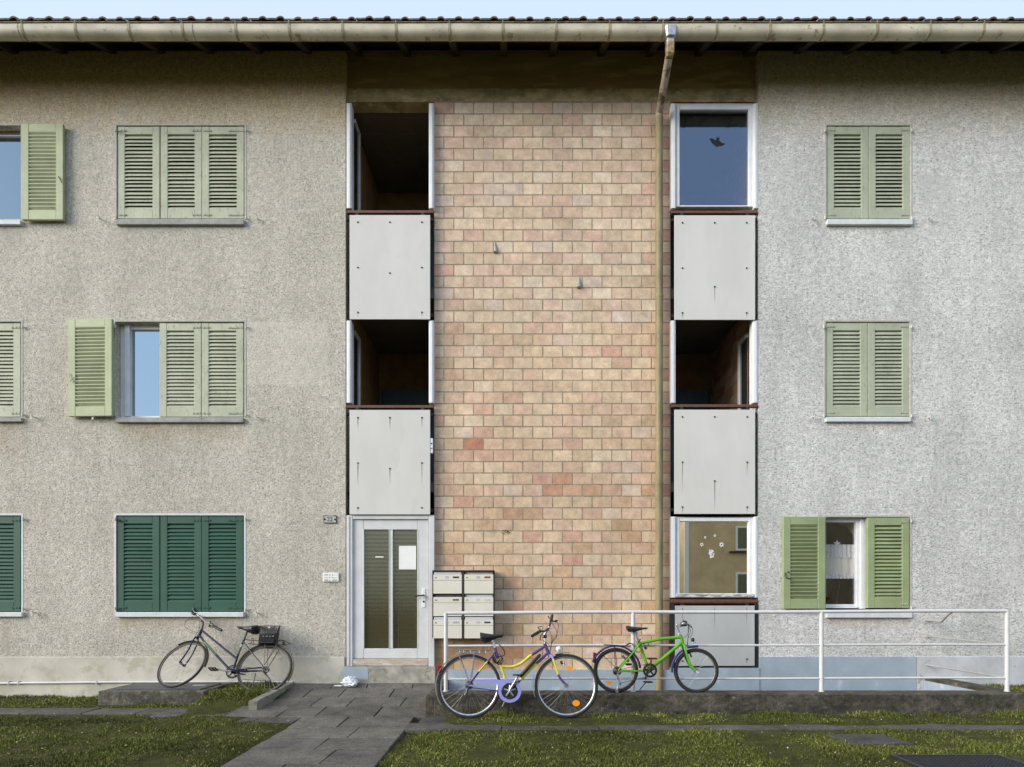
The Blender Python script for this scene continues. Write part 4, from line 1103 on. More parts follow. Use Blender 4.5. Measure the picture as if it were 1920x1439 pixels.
# basement well: floor, inner sides, and the low retaining wall that carries the railing
b = MB(); b.box(WELL[0]-.12, WELL[1], -1.32, .0, -1.25, -1.15)
for i in range(6): b.box(WELL[1]-.28*(i+1), WELL[1]-.28*i, -1.27, -.03, -1.15, .0-.19*(i)-.15)
struct(b.build('basement_area_floor', M['mossy'], None))
t = thing('retaining_wall', 'low mossy concrete wall along the basement area under the railing', 'wall', (2.4,-1.42,0))
LZ = .273
b = MB()
b.bbox(-.94, 5.72, -1.56, -1.29, -1.2, LZ, .01)
rw = b.build('front_kerb', M['mossy'], t); 
b = MB(); b.poly([(5.72,-1.56,-.1),(5.72,-1.56,LZ-.01),(5.95,-1.52,.15),(6.2,-1.5,.02),(6.2,-1.5,-.1)], (0,.25,0)); o = b.build('sloping_end', M['mossy'], t); rough_mesh(o, 3, .006)
b = MB(); b.bbox(5.60, 5.82, -1.289, -.021, -1.2, LZ-.004, .008); b.build('side_kerb', M['mossy'], t)
b = MB(); b.box(5.590, 5.5985, -1.28, -.021, -1.15, LZ-.05); b.build('painted_inner_face', M['blue'], t)
b = MB(); b.bbox(-1.04, -.9405, -1.54, -.0355, -1.2, LZ-.03, .01); b.build('left_kerb', M['mossy'], t)
# knock the long front face about (only its own vertices)
rough_mesh(rw, 6, .004, 6)
reparent(t)

# railing
M['return'] = simple('grey_return_paint', (.40,.39,.38), .5, var=.2, dirt=(.2,.16,.12), dscale=30, dth=.6)
RD = 1.385
t = thing('railing', 'white steel tube railing on the low wall in front of the brick bay', 'railing', (2.4,-RD,LZ))
px_posts = (836, 1187, 1540, 1888)
zr = [Z(1149.5,RD), Z(1211,RD), Z(1273.5,RD)]
xl, xr = X(836,RD), X(1888,RD)
def sag(x, z, a): return z + a*math.sin(x*1.7)
for zi, r, nm in ((0,.020,'top_rail'),(1,.013,'middle_rail'),(2,.013,'bottom_rail')):
    b = MB(); n = 16
    z_end = .022 if zi == 0 else .012
    pts = [(xl + (xr-xl)*i/n, -RD, sag(xl+(xr-xl)*i/n, zr[zi], .003) + z_end*i/n) for i in range(n+1)]
    b.tube(pts, r, 10); b.build(nm, M['rail'], t, smooth=True)
for i, px in enumerate(px_posts):
    b = MB(); x = X(px, RD); b.tube([(x,-RD,LZ-.02),(x,-RD,zr[0]+(.0 if i in(0,) else .015))], .0235, 12)
    b.cyl((x,-RD,LZ-.01),(x,-RD,LZ+.006), .032, 12)
    b.build('post', M['rail'], t, smooth=True)
# returns to the wall
b = MB(); zt = zr[0]+.022
b.tube([(xr,-RD,zt),(xr,-.62,zt),(xr,-.50,zt-.02),(xr,-.40,zt-.075),(xr,-.30,Z(1164)-.0),(xr,-.15,Z(1163)),(xr,.0,Z(1163))], .019, 10)
b.build('return_rail', M['return'], t, smooth=True)
for zi, py in ((1,1193),(2,1247)):
    b = MB(); b.tube([(xr,-RD,zr[zi]+.012),(xr,.0,Z(py))], .0115, 8); b.build('return_rail', M['return'], t, smooth=True)
    b = MB(); b.cyl((xr,-.0,Z(py)),(xr,-.012,Z(py)), .03, 12); b.build('wall_flange', M['hook'], t)
for zi in (0,1,2):
    b = MB(); b.tube([(xl,-RD,zr[zi]),(xl,.05,zr[zi])], .0125 if zi else .019, 8)
reparent(t)

# steel grating in the lawn, lower right corner
t = thing('foot_scraper_grating', 'dark steel grating set in the lawn at the lower right corner', 'grating', (3.6,-3.6,0))
b = MB(); x0, x1, y0, y1 = 3.12, 4.03, -4.2, -3.30
for (a, c_, e, f_) in ((x0,x1,y0,y0+.03),(x0,x1,y1-.03,y1),(x0,x0+.03,y0+.03,y1-.03),(x1-.03,x1,y0+.03,y1-.03)): b.box(a,c_,e,f_,-.03,.030)
b.build('rim', M['grate'], t)
b = MB(); n = 28
for i in range(1, n): xx = x0 + (x1-x0)*i/n; b.box(xx-.002, xx+.002, y0+.03, y1-.03, .006, .024)
for i in range(1, n): yy = y0 + (y1-y0)*i/n; b.box(x0+.03, x1-.03, yy-.005, yy+.005, .004, .0255)
b.build('bars', M['grate'], t)
b = MB(); b.box(x0+.02, x1-.02, y0+.02, y1-.02, -.02, .0); b.build('pit', M['dark'], t); reparent(t)

# crumpled white bag beside the step
b = MB(); rr = random.Random(8)
def blob(mb, C, sx, sy, sz, seed, n=18, m=12, rough_=.35):
    vs = []; 
    for i in range(m+1):
        th = math.pi*i/m
        for j in range(n):
            ph = 2*math.pi*j/n
            e = Vector((math.sin(th)*math.cos(ph), math.sin(th)*math.sin(ph), math.cos(th)))
            r = 1 + rough_*mn.noise(e*2.2 + Vector((seed,0,0))) + rough_*.6*mn.noise(e*6 + Vector((0,seed,0)))
            vs.append((C[0]+e.x*sx*r, C[1]+e.y*sy*r, max(C[2]+e.z*sz*r, pathz(-C[1])+.002)))
    fs = [(i*n+j, i*n+(j+1)%n, (i+1)*n+(j+1)%n, (i+1)*n+j) for i in range(m) for j in range(n)]
    mb.add(vs, fs)
c0 = W(654, 1277, .13); blob(b, (c0.x, c0.y, .215), .10, .055, .065, 3.1, 26, 16, .6); blob(b, (c0.x+.05, c0.y-.02, .19), .06, .05, .035, 7, rough_=.7); blob(b, (c0.x-.13, c0.y-.01, .165), .07, .02, .010, 5)
tag(b.build('plastic_bag', M['bag'], None, smooth=True, ang=25), 'crumpled white plastic bag on the path left of the door step', 'bag')

# ---------------------------------------------------------------- grass blades (one mass)
def on_grass(x, d):
    if d < .0: return False
    if WELL[0]-.12 < x < 5.84 and d < 1.585: return False
    if x >= 5.7 and x < 6.1 and d < 1.56: return d > 1.3 and False
    if -5.32 < x < -3.95 and d < .715: return False
    if -3.17 < x < -1.02 and d < 1.57: return False
    if x < -2.44 and 1.04 < d < 1.30: return False
    if -4.05 < x < -3.1 and 1.1 < d < 1.5: return False
    if -3.25 < x < -2.44 and 1.5 < d < 1.80: return False
    if -2.36+.03*math.sin(d*23) < x < -1.17+.03*math.sin(d*19+2) and d > 1.5: return False
    if x > -1.15 and 1.985 < d < 2.175: return False
    if 3.08 < x < 3.56 and 2.42 < d < 2.80: return False
    if -1.1 < x < -.68 and 1.62 < d < 1.9: return False
    if 3.11 < x < 4.04 and 3.29 < d < 4.11: return False
    return True
rng = np.random.default_rng(5)
NB = 330000
tx = rng.uniform(-9.3, 9.6, NB*2); td = 4.6*rng.random(NB*2)**.85
half = (CAMD - td)*.9 + .6
ok = np.abs(tx) < half
tx, td = tx[ok], td[ok]
keep = np.array([on_grass(x, d) for x, d in zip(tx, td)])
tx, td = tx[keep][:NB], td[keep][:NB]
dens = np.array([mn.noise(Vector((x*1.9, d*1.9, 7))) + .6*mn.noise(Vector((x*6, d*6, 2))) for x, d in zip(tx, td)])
kp = rng.random(len(tx)) < np.clip(.78 + dens*1.2, .38, 1); tx, td, dens = tx[kp], td[kp], dens[kp]
n = len(tx)
tz = np.array([gz(x, d) for x, d in zip(tx, td)]) - .004
hgt = rng.uniform(.009, .030, n) * np.clip(.85 + dens*1.3, .28, 1.7)
edge = (td < .16) | ((td > 1.56) & (td < 1.75) & (tx > -.9)); hgt = np.where(edge, hgt*1.9, hgt)
near_pl = (tx > -3.97) & (tx < -3.15) & (td < .8); hgt = np.where(near_pl, hgt*1.5, hgt)
a = rng.uniform(0, 2*np.pi, n); lean_ = rng.uniform(.1, 1.2, n)*hgt; la = rng.uniform(0, 2*np.pi, n)
w = rng.uniform(.0018, .0042, n)*(1 + .35*(td < 1))
P = np.stack([tx, -td, tz], 1)
side = np.stack([np.cos(a)*w, np.sin(a)*w, np.zeros(n)], 1)
tip = np.stack([np.cos(la)*lean_, np.sin(la)*lean_, hgt], 1)
mid = tip*np.array([.4,.4,.62])
V = np.stack([P-side, P+side, P+mid+side*.75, P+mid-side*.75, P+tip], 1).reshape(-1, 3)
me = bpy.data.meshes.new('grass'); me.vertices.add(len(V)); me.vertices.foreach_set('co', V.ravel().astype(np.float32))
base = np.arange(n)[:, None]*5
lo = np.concatenate([base + np.array([0,1,2,3]), base + np.array([3,2,4])], 1).ravel()
me.loops.add(len(lo)); me.loops.foreach_set('vertex_index', lo.astype(np.int32))
ls = (np.arange(n)[:, None]*7 + np.array([0,4])).ravel(); me.polygons.add(2*n); me.polygons.foreach_set('loop_start', ls.astype(np.int32))
me.update(calc_edges=True)
pal = np.array([(.088,.112,.020),(.105,.128,.026),(.068,.084,.018),(.125,.135,.032),(.17,.155,.06),(.11,.085,.036),(.30,.27,.16)])
pr = np.array([.25,.22,.19,.13,.10,.06,.05]); ci = rng.choice(len(pal), n, p=pr)
col = pal[ci]*rng.uniform(.5,1.5,(n,1)); 
patch = np.array([mn.noise(Vector((x*.9, d*1.4, 11))) for x, d in zip(tx, td)])[:, None]
col = col*np.clip(1 + patch*.9, .6, 1.6)*np.array([[1.08,1.08,.84]])
col = np.repeat(np.concatenate([col, np.ones((n,1))], 1), 5, 0)
at = me.color_attributes.new('Col', 'FLOAT_COLOR', 'POINT'); at.data.foreach_set('color', col.astype(np.float32).ravel())
m, nt, b_ = new_mat('grass_blade'); v_ = _n(nt, 'ShaderNodeVertexColor'); v_.layer_name = 'Col'
nt.links.new(v_.outputs['Color'], b_.inputs['Base Color']); b_.inputs['Roughness'].default_value = .7; b_.inputs['Specular IOR Level'].default_value = .2
me.materials.append(m)
go = bpy.data.objects.new('grass', me); scene.collection.objects.link(go); go['kind'] = 'stuff'; go['label'] = 'short mossy grass of the lawn in front of the house'
# dead leaves and pale bits lying in the grass
b = MB(); rr = random.Random(31); cnt = 0
while cnt < 2600:
    x, d = rr.uniform(-8, 8.5), rr.uniform(.1, 4.2)
    if not on_grass(x, d) and rr.random() > .12: continue
    if (WELL[0]-.12 < x < 5.84 and d < 1.585) or d < .1: continue
    z = (gz(x, d) + rr.uniform(.012,.028)) if on_grass(x, d) else .03 if d > 1.6 else pathz(d)+.008
    if -3.2 < x < -1 and d < 1.6: z = pathz(d)+.008
    s = rr.uniform(.004, .013); a = rr.uniform(0, 6.28); e = Vector((math.cos(a), math.sin(a), rr.uniform(-.4,.5)))*s; f_ = Vector((-math.sin(a), math.cos(a), rr.uniform(-.3,.5)))*s*.55
    c_ = Vector((x,-d,z)); col = rr.choice([(.36,.33,.24),(.50,.47,.38),(.22,.14,.06),(.30,.2,.08),(.16,.10,.05),(.42,.38,.26)])
    b.add([c_-e, c_-f_, c_+e, c_+f_], [(0,1,2,3)], col); cnt += 1
o = b.build('fallen_leaves', M['leaf'], None); o['kind'] = 'stuff'; o['label'] = 'scattered dry leaf bits on the lawn'

# ================================================================ houses across the street (seen mirrored in the panes)
t = thing('opposite_house', 'tan rendered house across the lawn, mirrored in the ground floor stair window', 'building', (19,-25,0))
tanm = simple('tan_render', (.66,.50,.28), .9, var=.2, vs=1.2, dirt=(.55,.42,.24), dscale=1.2, dth=.66)
b = MB(); b.box(9.3, 30, -33, -25, 0, 7.6); b.build('wall', tanm, t)
b = MB(); b.box(9.18, 9.42, -25.05, -24.95, 0, 7.6); b.build('corner_trim', M['paper'], t)
b = MB(); b.box(8.9, 30.4, -33.4, -24.5, 7.6, 7.9); b.build('roof', M['rafter'], t)
for xw in (12.0, 15.6, 19.2, 22.8):
    for zw in (1.55, 4.1):
        b = MB(); b.box(xw, xw+1.5, -25, -24.94, zw, zw+1.35); w = b.build('window', M['paper'], t)
        b = MB(); b.box(xw+.12, xw+1.4, -24.94, -24.92, zw+.12, zw+1.25); b.build('pane', simple('olive_pane', (.10,.11,.05), .3), w)
        b = MB(); b.box(xw-.35, xw+1.6, -24.99, -24.85, zw-.12, zw-.03); b.build('sill', M['rafter'], w)
reparent(t)
t = thing('opposite_apartment_block', 'dark apartment block with balconies across the lawn, mirrored in the panes', 'building', (-10,-32,0))
b = MB(); b.box(-28, 8.9, -42, -31, 0, 7.4); b.build('wall', simple('dark_block', (.035,.028,.022), .9, var=.4, vs=1), t)
for zi, cc in ((1.2,(.45,.47,.48)),(3.4,(.5,.35,.08)),(5.4,(.6,.6,.58))):
    for xi in range(6):
        b = MB(); b.box(6.6-xi*6, 8.3-xi*6, -31, -30.2, zi, zi+.8); b.build('balcony', simple('balcony_%d_%d' % (int(zi), xi), cc, .7), t)
b = MB(); b.box(-28.4, 9.2, -42.4, -30.6, 7.4, 7.7); b.build('roof', M['rafter'], t)
reparent(t)

# ================================================================ BICYCLES
M['tyre'] = simple('tyre_rubber', (.022,.021,.020), .8, var=.3, vs=40)
M['tyre_worn'] = simple('dusty_tyre', (.045,.040,.028), .85, var=.4, vs=20)
M['alu'] = simple('bright_alloy', (.55,.56,.58), .34, .85, var=.3, vs=30, dirt=(.22,.18,.13), dscale=35, dth=.62)
M['alu_dull'] = simple('dull_alloy', (.42,.41,.38), .42, .75, var=.25, vs=30)
M['spoke'] = simple('spoke_wire', (.36,.36,.35), .5, .5, var=.1)
M['rim_dark'] = simple('grimy_rim', (.16,.15,.135), .5, .6, var=.3, vs=30)
M['black'] = simple('black_plastic', (.016,.016,.018), .45, var=.2)
M['saddle'] = simple('saddle_vinyl', (.018,.018,.024), .38, var=.2, vs=30)
M['steel'] = simple('dark_chain_steel', (.09,.085,.08), .45, .7, var=.3, vs=50)
M['framecol'] = simple('frame_enamel', (1,1,1), .34, var=.22, vs=14, attr=True, coat=.08, dirt=(.10,.085,.06), dscale=30, dth=.66)
M['lavguard'] = simple('lavender_plastic', (.28,.28,.66), .4, var=.08)
M['amber'] = simple('amber_reflector', (.95,.33,.02), .25, var=.1, coat=.6)
M['red'] = simple('red_reflector', (.25,.012,.02), .25, var=.1, coat=.6)
M['fender_blue'] = simple('blue_fender', (.012,.028,.16), .3, var=.1, coat=.4)
M['fender_bronze'] = simple('champagne_fender', (.24,.21,.14), .4, .4, var=.15)
M['lamp_glass'] = simple('lamp_glass', (.8,.82,.85), .12, .2, var=.05)

class Plane:
    """the middle plane of a leaning bicycle; traced points land on it at their true distance"""
    def __init__(s, O, yaw, lean):
        s.n = Vector((math.sin(yaw)*math.cos(lean), -math.cos(yaw)*math.cos(lean), math.sin(lean))); s.O = Vector(O)
        s.u, s.w = frame(s.n)
        if s.u.x < 0: s.u = -s.u
    def p(s, px, py, lat=0.0):
        C = Vector((0,-CAMD,EYE)); r = Vector(((px-VX)/FPX, 1, -(py-VY)/FPX))
        if abs(lat) > .09: return C + r*((s.O + s.n*lat - C).dot(s.n)/r.dot(s.n))      # wide parts: traced at their own offset
        t = (s.O - C).dot(s.n)/r.dot(s.n)
        return C + r*t + s.n*lat
def zoomer(pl, ox, oy, k):
    return lambda x, y, lat=0.0: pl.p(ox + x/k, oy + y/k, lat)

def make_wheel(root, name, C, n, R, tyre_r, tyre_m, rim_m, nsp=32, rim_w=.011, refl=(), hub_r=.018, drive=False, sprocket=.0, lat_n=.035, rim_depth=.012):
    C = Vector(C); n = Vector(n).normalized(); u, w = frame(n)
    b = MB(); rr_ = R - tyre_r*2 + .003
    b.ring(C, n, rr_, rim_depth, 64, 8, sq=rim_w/rim_depth)
    b.cyl(C - n*lat_n, C + n*lat_n, hub_r*.75, 14); b.cyl(C - n*lat_n, C - n*(lat_n-.006), hub_r*1.35, 16); b.cyl(C + n*lat_n, C + n*(lat_n-.006), hub_r*1.35, 16)
    b.cyl(C - n*(lat_n+.03), C + n*(lat_n+.03), .006, 8)
    wh = b.build(name, rim_m, root, smooth=True)
    b = MB(); b.ring(C, n, R-tyre_r, tyre_r, 72, 10); b.build('tyre', tyre_m, wh, smooth=True)
    b = MB()
    for i in range(nsp):
        s = 1 if i % 2 else -1; a = 2*math.pi*i/nsp; a2 = a + (.9 if (i//2) % 2 else -.9)
        p0 = C + n*s*(lat_n-.004) + (u*math.cos(a2)+w*math.sin(a2))*hub_r*1.25; p1 = C + (u*math.cos(a)+w*math.sin(a))*(rr_-.005)
        b.tube([p0, p1], .0009, 3)
    b.build('spokes', M['spoke'], wh)
    for (ang, rad) in refl:
        a = R_(ang); e = u*math.cos(a)+w*math.sin(a); tg = -u*math.sin(a)+w*math.cos(a); c = C + e*rad*R + n*.012
        b = MB(); pts = [c + tg*(.040*math.cos(q)) + e*(.021*math.sin(q)) for q in [2*math.pi*i/16 for i in range(16)]]
        b.poly(pts, n*.008); b.build('spoke_reflector', M['amber'], wh)
    return wh
def guard(root, name, C, n, R, a0, a1, mat, wid=.05, th=.0025):
    b = MB(); b.band(C, n, R+th-.0025, wid, th, a0, a1); return b.build(name, mat, root, smooth=True, ang=60)
def saddle(root, nose, tail, drop, n, mat, wid=.15):
    """nose, tail: top line ends; drop: vector down to the skirt"""
    nose, tail = Vector(nose), Vector(tail); n = Vector(n); vs = []; N = 14; K = 12; L = tail - nose
    for i in range(N+1):
        t = i/N; wd_ = (.022 + (.5*wid-.022)*smooth(.30,.85,t))*(1 if t < .93 else .86); dp = (.35 + .65*smooth(.15,.8,t))*(1 if t < .95 else .8)
        if t == 0: wd_ *= .55; dp *= .6
        top = nose + L*t - drop.normalized()*(-.012*math.sin(t*math.pi))*-1*0 + drop*(.10*math.sin(t*math.pi))
        for j in range(K):
            a = 2*math.pi*j/K
            cx = math.cos(a); sy = math.sin(a)
            vs.append(top + drop*dp*.5 - drop*dp*.5*(sy if sy > 0 else sy*1.0) + n*wd_*(cx*(1.0 if sy >= 0 else .75)))
    fs = [(i*K+j, i*K+(j+1)%K, (i+1)*K+(j+1)%K, (i+1)*K+j) for i in range(N) for j in range(K)] + [tuple(range(K)), tuple(N*K+j for j in range(K))[::-1]]
    b = MB(); b.add(vs, fs); return b.build('saddle', mat, root, smooth=True, ang=60)
def curve(pts, n=6):
    """Catmull-Rom through points"""
    P = [Vector(p) for p in pts]; P = [P[0]*2-P[1]] + P + [P[-1]*2-P[-2]]; o = []
    for i in range(1, len(P)-2):
        for k in range(n):
            t = k/n; a, b_, c, d = P[i-1], P[i], P[i+1], P[i+2]
            o.append(.5*((2*b_) + (c-a)*t + (2*a-5*b_+4*c-d)*t*t + (-a+3*b_-3*c+d)*t**3))
    return o + [P[-2]]
def chainring(root, C, n, R, mat, spider=None, teeth=42):
    b = MB(); u, w = frame(n); b.ring(C, n, R-.006, .006, 48, 6, sq=.4); b.ring(C, n, R-.020, .004, 36, 6, sq=.5)
    for i in range(teeth):
        a = 2*math.pi*i/teeth; e = u*math.cos(a)+w*math.sin(a); b.cyl(C+e*(R-.004), C+e*(R+.003), .0028, 4)
    o = b.build('chainring', mat, root, smooth=True)
    if spider:
        b = MB()
        for i in range(5):
            a = R_(90+72*i); e = u*math.cos(a)+w*math.sin(a); b.tube([C+n*.006, C+e*(R-.02)+n*.006], [.013,.008], 8)
        b.cyl(C-n*.002, C+n*.014, .018, 14); b.build('spider', spider, o, smooth=True)
    return o
def pedal(root, C, n, mat, parent):
    b = MB(); u, w = frame(n); f = u
    c = Vector(C) + n*.055
    for s in (-1, 1): b.tube([c + f*.042*s - n*.045, c + f*.042*s + n*.045], .009, 6)
    for s in (-1, 0, 1): b.tube([c - f*.042 + n*.045*s, c + f*.042 + n*.045*s], .007, 6)
    b.cyl(c - n*.055, c + n*.05, .009, 8)
    b.build('pedal', mat, parent, smooth=True)
def grip(name, a, c, r, mat, parent):
    b = MB(); a, c = Vector(a), Vector(c); b.tube([a, a.lerp(c,.03), a.lerp(c,.5), a.lerp(c,.97), c], [r*.8, r, r*1.08, r, r*.8], 12); return b.build(name, mat, parent, smooth=True)

PUR = (.10,.06,.21); YEL = (.72,.62,.07); GRN = (.12,.40,.025); NAV = (.007,.007,.045); LAV = (.28,.28,.66)

# ------------------------------------------------ yellow and lavender bicycle in front of the railing
t = thing('bicycle', 'yellow and lavender step-through bicycle with chain guard leaning on the railing', 'bicycle', (-.2,-1.78,.03))
pl = Plane((0,-1.80,.032), 0, R_(8)); q = zoomer(pl, 790, 1120, 5.486); N = pl.n
RC, FC = q(492,915), q(1491,912); Rw = .348
make_wheel(t, 'rear_wheel', RC, N, Rw, .018, M['tyre'], M['alu'], 36, rim_depth=.014)
fw = make_wheel(t, 'front_wheel', FC, N, Rw, .018, M['tyre'], M['alu'], 36, refl=(), rim_depth=.014)
for (x, y) in ((1525,735),(1590,1090)):
    c = q(x, y, .012); b = MB(); u_, w_ = frame(N); b.poly([c + u_*.040*math.cos(a*math.pi/8) + w_*(.022 if y < 900 else .033)*math.sin(a*math.pi/8) for a in range(16)], N*.008); b.build('spoke_reflector', M['amber'], fw)
guard(t, 'rear_mudguard', RC, N, Rw+.016, 20, 214, M['alu'], .052); 
guard(t, 'front_mudguard', FC, N, Rw+.014, 84, 200, M['alu'], .052)
b = MB(); b.tube([q(1380,598),q(1440,588),q(1508,600)], .009, 6); b.build('mudguard_tip', M['black'], t)
b = MB(); r1, r2 = .0145, .0165
HT, HB = q(1268,478), q(1312,585)
b.tube([HT, HB], .019, 14, c=PUR)
tt = curve([q(1275,500), q(1190,560), q(1120,605), q(1060,655), q(1000,695), q(930,715), q(815,712)])
b.tube(tt, .0155, 12, c=[PUR if i < 11 else YEL for i in range(len(tt))])
dt = [q(1302,570), q(1235,640), q(1185,680), q(1180,685), q(1020,850), q(1010,858), q(912,955)]
b.tube(dt, .0165, 12, c=[PUR,PUR,PUR,YEL,YEL,PUR,PUR])
stt = [q(757,520), q(790,630), q(795,640), q(862,840), q(866,850), q(905,950)]
b.tube(stt, .0155, 12, c=[PUR,PUR,YEL,YEL,LAV,LAV])
for s in (-1, 1):
    b.tube([q(768,560,.012*s), q(690,655,.028*s), q(670,675,.03*s), q(595,765,.045*s), q(590,770,.045*s), q(493,900,.06*s)], .0085, 8, c=[PUR,PUR,YEL,YEL,PUR,PUR])
    b.tube([q(905,955,.02*s), q(780,965,.035*s), q(493,908,.06*s)], .0095, 8, c=LAV)
b.cyl(q(910,955,-.036), q(910,955,.036), .021, 14, c=PUR)
b.build('frame', M['framecol'], t, smooth=True)
b = MB(); pts = [q(1225,590,.025), q(1010,820,.025)]; b.tube([pts[0], pts[0].lerp(pts[1],.05), pts[0].lerp(pts[1],.95), pts[1]], [.012,.018,.018,.012], 10); b.build('frame_pump', M['black'], t, smooth=True)
b = MB(); b.cyl(HB, q(1322,610), .02, 12, c=PUR)
for s in (-1, 1):
    fk = curve([q(1340,600,.03*s), q(1362,665,.045*s), q(1395,760,.05*s), q(1425,830,.05*s), q(1490,905,.05*s)], 5)
    b.tube(fk, [.0135 - .005*i/len(fk) for i in range(len(fk))], 10, c=[LAV if i < 4 else YEL if i < 13 else PUR for i in range(len(fk))])
b.tube([q(1322,605,-.035), q(1335,598,0), q(1322,605,.035)], .016, 10, c=LAV)
b.build('fork', M['framecol'], t, smooth=True)
b = MB(); b.tube([q(765,545), q(748,490), q(732,445)], .0135, 12); b.cyl(q(735,455,-.03), q(735,455,.03), .014, 8); sp_ = b.build('seat_post', M['alu'], t, smooth=True)
saddle(t, q(845,380), q(608,362), q(640,470)-q(640,372), N, M['saddle'], .19)
b = MB(); b.tube([q(655,440,.0),q(650,470,0)], [.03,.024], 10); b.build('saddle_spring', M['black'], t, smooth=True)
b = MB(); b.tube([q(1274,478), q(1268,430), q(1262,388)], .012, 12); b.tube([q(1262,395), q(1300,330), q(1318,305)], .014, 12); st_ = b.build('stem', M['alu'], t, smooth=True)
b = MB(); hb = curve([q(1190,362,.26), q(1225,350,.2), q(1265,352,.10), q(1300,330,.02), q(1318,300,-.02), q(1330,262,-.05), q(1338,225,-.07)], 5); b.tube(hb, .011, 10); hbo = b.build('handlebar', M['black'], t, smooth=True)
grip('grip', q(1225,350,.2), q(1135,402,.30), .016, M['black'], hbo); grip('grip', q(1335,245,-.07), q(1352,172,-.085), .016, M['black'], hbo)
b = MB(); b.tube([q(1240,355,.17), q(1195,308,.2), q(1240,300,.22)], .006, 6); b.tube([q(1248,372,.17), q(1225,400,.2), q(1222,445,.2)], .005, 6); b.cyl(q(1255,405,.1), q(1290,405,.1), .018, 10); b.build('brake_lever', M['black'], hbo, smooth=True)
b = MB(); b.tube([q(1335,235,-.06), q(1370,245,-.05), q(1405,235,-.06)], .008, 6); b.cyl(q(1375,250,-.05), q(1395,235,-.05), .014, 8); b.tube([q(1320,215,-.06), q(1305,185,-.06)], .006, 6); b.build('brake_lever', M['black'], hbo, smooth=True)
b = MB()
for cc in ([(1385,240),(1408,300),(1390,390),(1345,455),(1330,540),(1322,600)], [(1340,270),(1385,340),(1390,410),(1340,470)], [(1290,320),(1330,380),(1335,470),(1320,560)], [(1240,400),(1262,455),(1300,480),(1330,520)]):
    b.tube(curve([q(x, y, .03) for x, y in cc]), .0028, 6)
b.build('cables', M['black'], hbo)
b = MB(); c = q(1398,540,.0); b.tube([q(1384,545),q(1396,540),q(1414,535),q(1430,533)], [.012,.03,.036,.03], 14); b.tube([q(1405,560),q(1340,600)], .004, 6); b.build('front_lamp', M['lamp_glass'], t, smooth=True)
b = MB(); b.tube([q(1435,660,.03), q(1450,690,.03)], .016, 10); dy = b.build('dynamo', M['black'], t, smooth=True); b = MB(); b.tube([q(1462,665,.03), q(1464,700,.03)], .014, 10); b.build('dynamo_cap', M['alu'], dy, smooth=True)
# carrier
b = MB()
for la in (-.055, 0, .055): b.tube([q(362,545,la), q(690,550,la)], .005, 6)
b.tube([q(690,550,-.055), q(700,520,0), q(690,550,.055)], .005, 6); b.tube([q(395,575,.055), q(665,578,.055)], .004, 6); b.tube([q(365,545,.055), q(395,575,.055)], .004, 6)
for x in (362, 450, 545, 640): b.tube([q(x,546,-.055), q(x,546,.055)], .0045, 6)
for x in (400,440,510,600,665): b.tube([q(x,548,.055), q(x,577,.055)], .003, 5)
for s in (-1, 1):
    b.tube([q(378,560,.056*s), q(392,600,.056*s), q(485,850,.06*s)], .005, 6); b.tube([q(548,560,.056*s), q(535,700,.056*s), q(505,850,.06*s)], .005, 6)
b.tube([q(690,520,0), q(735,500,0)], .004, 6)
b.build('luggage_rack', M['alu'], t, smooth=True)
b = MB(); b.bbox(*( (q(172,740).x, q(212,740).x)), q(190,740).y-.02, q(190,740).y+.02, q(190,780).z, q(190,698).z, .005); b.build('rear_reflector', M['red'], t)
# lock cable coil
b = MB(); b.ring(q(800,650,.03), (N + pl.u*.5).normalized(), .045, .006, 28, 8); b.ring(q(790,630,.02), (N*.8 - pl.u*.6).normalized(), .05, .006, 28, 8)
b.tube(curve([q(800,490,.04), q(830,520,.05), q(855,560,.05), q(850,600,.04), q(800,610,.03)]), .006, 8); b.tube(curve([q(745,600,.03), q(735,640,.04), q(770,680,.03), q(810,640,.03)]), .006, 8)
b.tube([q(735,620,.03), q(770,665,.03)], .014, 8)
tag(b.build('cable_lock', M['black'], t, smooth=True), 'black cable lock', 'lock') if False else b.build('cable_lock', M['black'], t, smooth=True)
# chain guard: tongue plus ring
b = MB(); lat = .055
C_ = q(910,965,lat); outer = []; inner = []
ro = (q(1028,965,lat)-C_).length; ri = (q(997,965,lat)-C_).length
u_, w_ = pl.u, frame(N)[1]
K = 40; vs = []
for i in range(K):
    a = 2*math.pi*i/K; e = u_*math.cos(a)+w_*math.sin(a)
    for (r_, l_) in ((ro,0),(ri,0),(ri,.012),(ro,.012)): vs.append(C_ + e*r_ - N*l_)
b.add(vs, [(i*4+j, ((i+1)%K)*4+j, ((i+1)%K)*4+(j+1)%4, i*4+(j+1)%4) for i in range(K) for j in range(4)])
b.poly([q(535,852,lat+.001), q(560,845,lat+.001), q(800,852,lat+.001), q(845,850,lat+.001), q(885,835,lat+.001), q(930,850,lat+.001), q(985,880,lat+.001), q(960,895,lat+.001), q(910,878,lat+.001), q(860,895,lat+.001), q(822,935,lat+.001), q(800,950,lat+.001), q(790,895,lat+.001), q(560,872,lat+.001)], -N*.012)
b.build('chain_guard', M['lavguard'], t)
cr = chainring(t, q(910,965,.045), N, (q(990,965)-q(910,965)).length, M['black'], M['alu'])
b = MB(); Cc = q(910,965,.047); 
pts = [Cc + (u_*math.cos(a*math.pi/14)+w_*math.sin(a*math.pi/14))*.078 for a in range(28)]; b.poly(pts, -N*.004); b.build('guard_disc', M['black'], cr)
b = MB(); b.tube([q(910,955,.065), q(1000,805,.07)], [.014,.010], 10); cA = b.build('crank', M['alu'], t, smooth=True)
b = MB(); b.tube([q(910,975,-.065), q(832,1130,-.07)], [.014,.010], 10); cB = b.build('crank', M['alu_dull'], t, smooth=True)
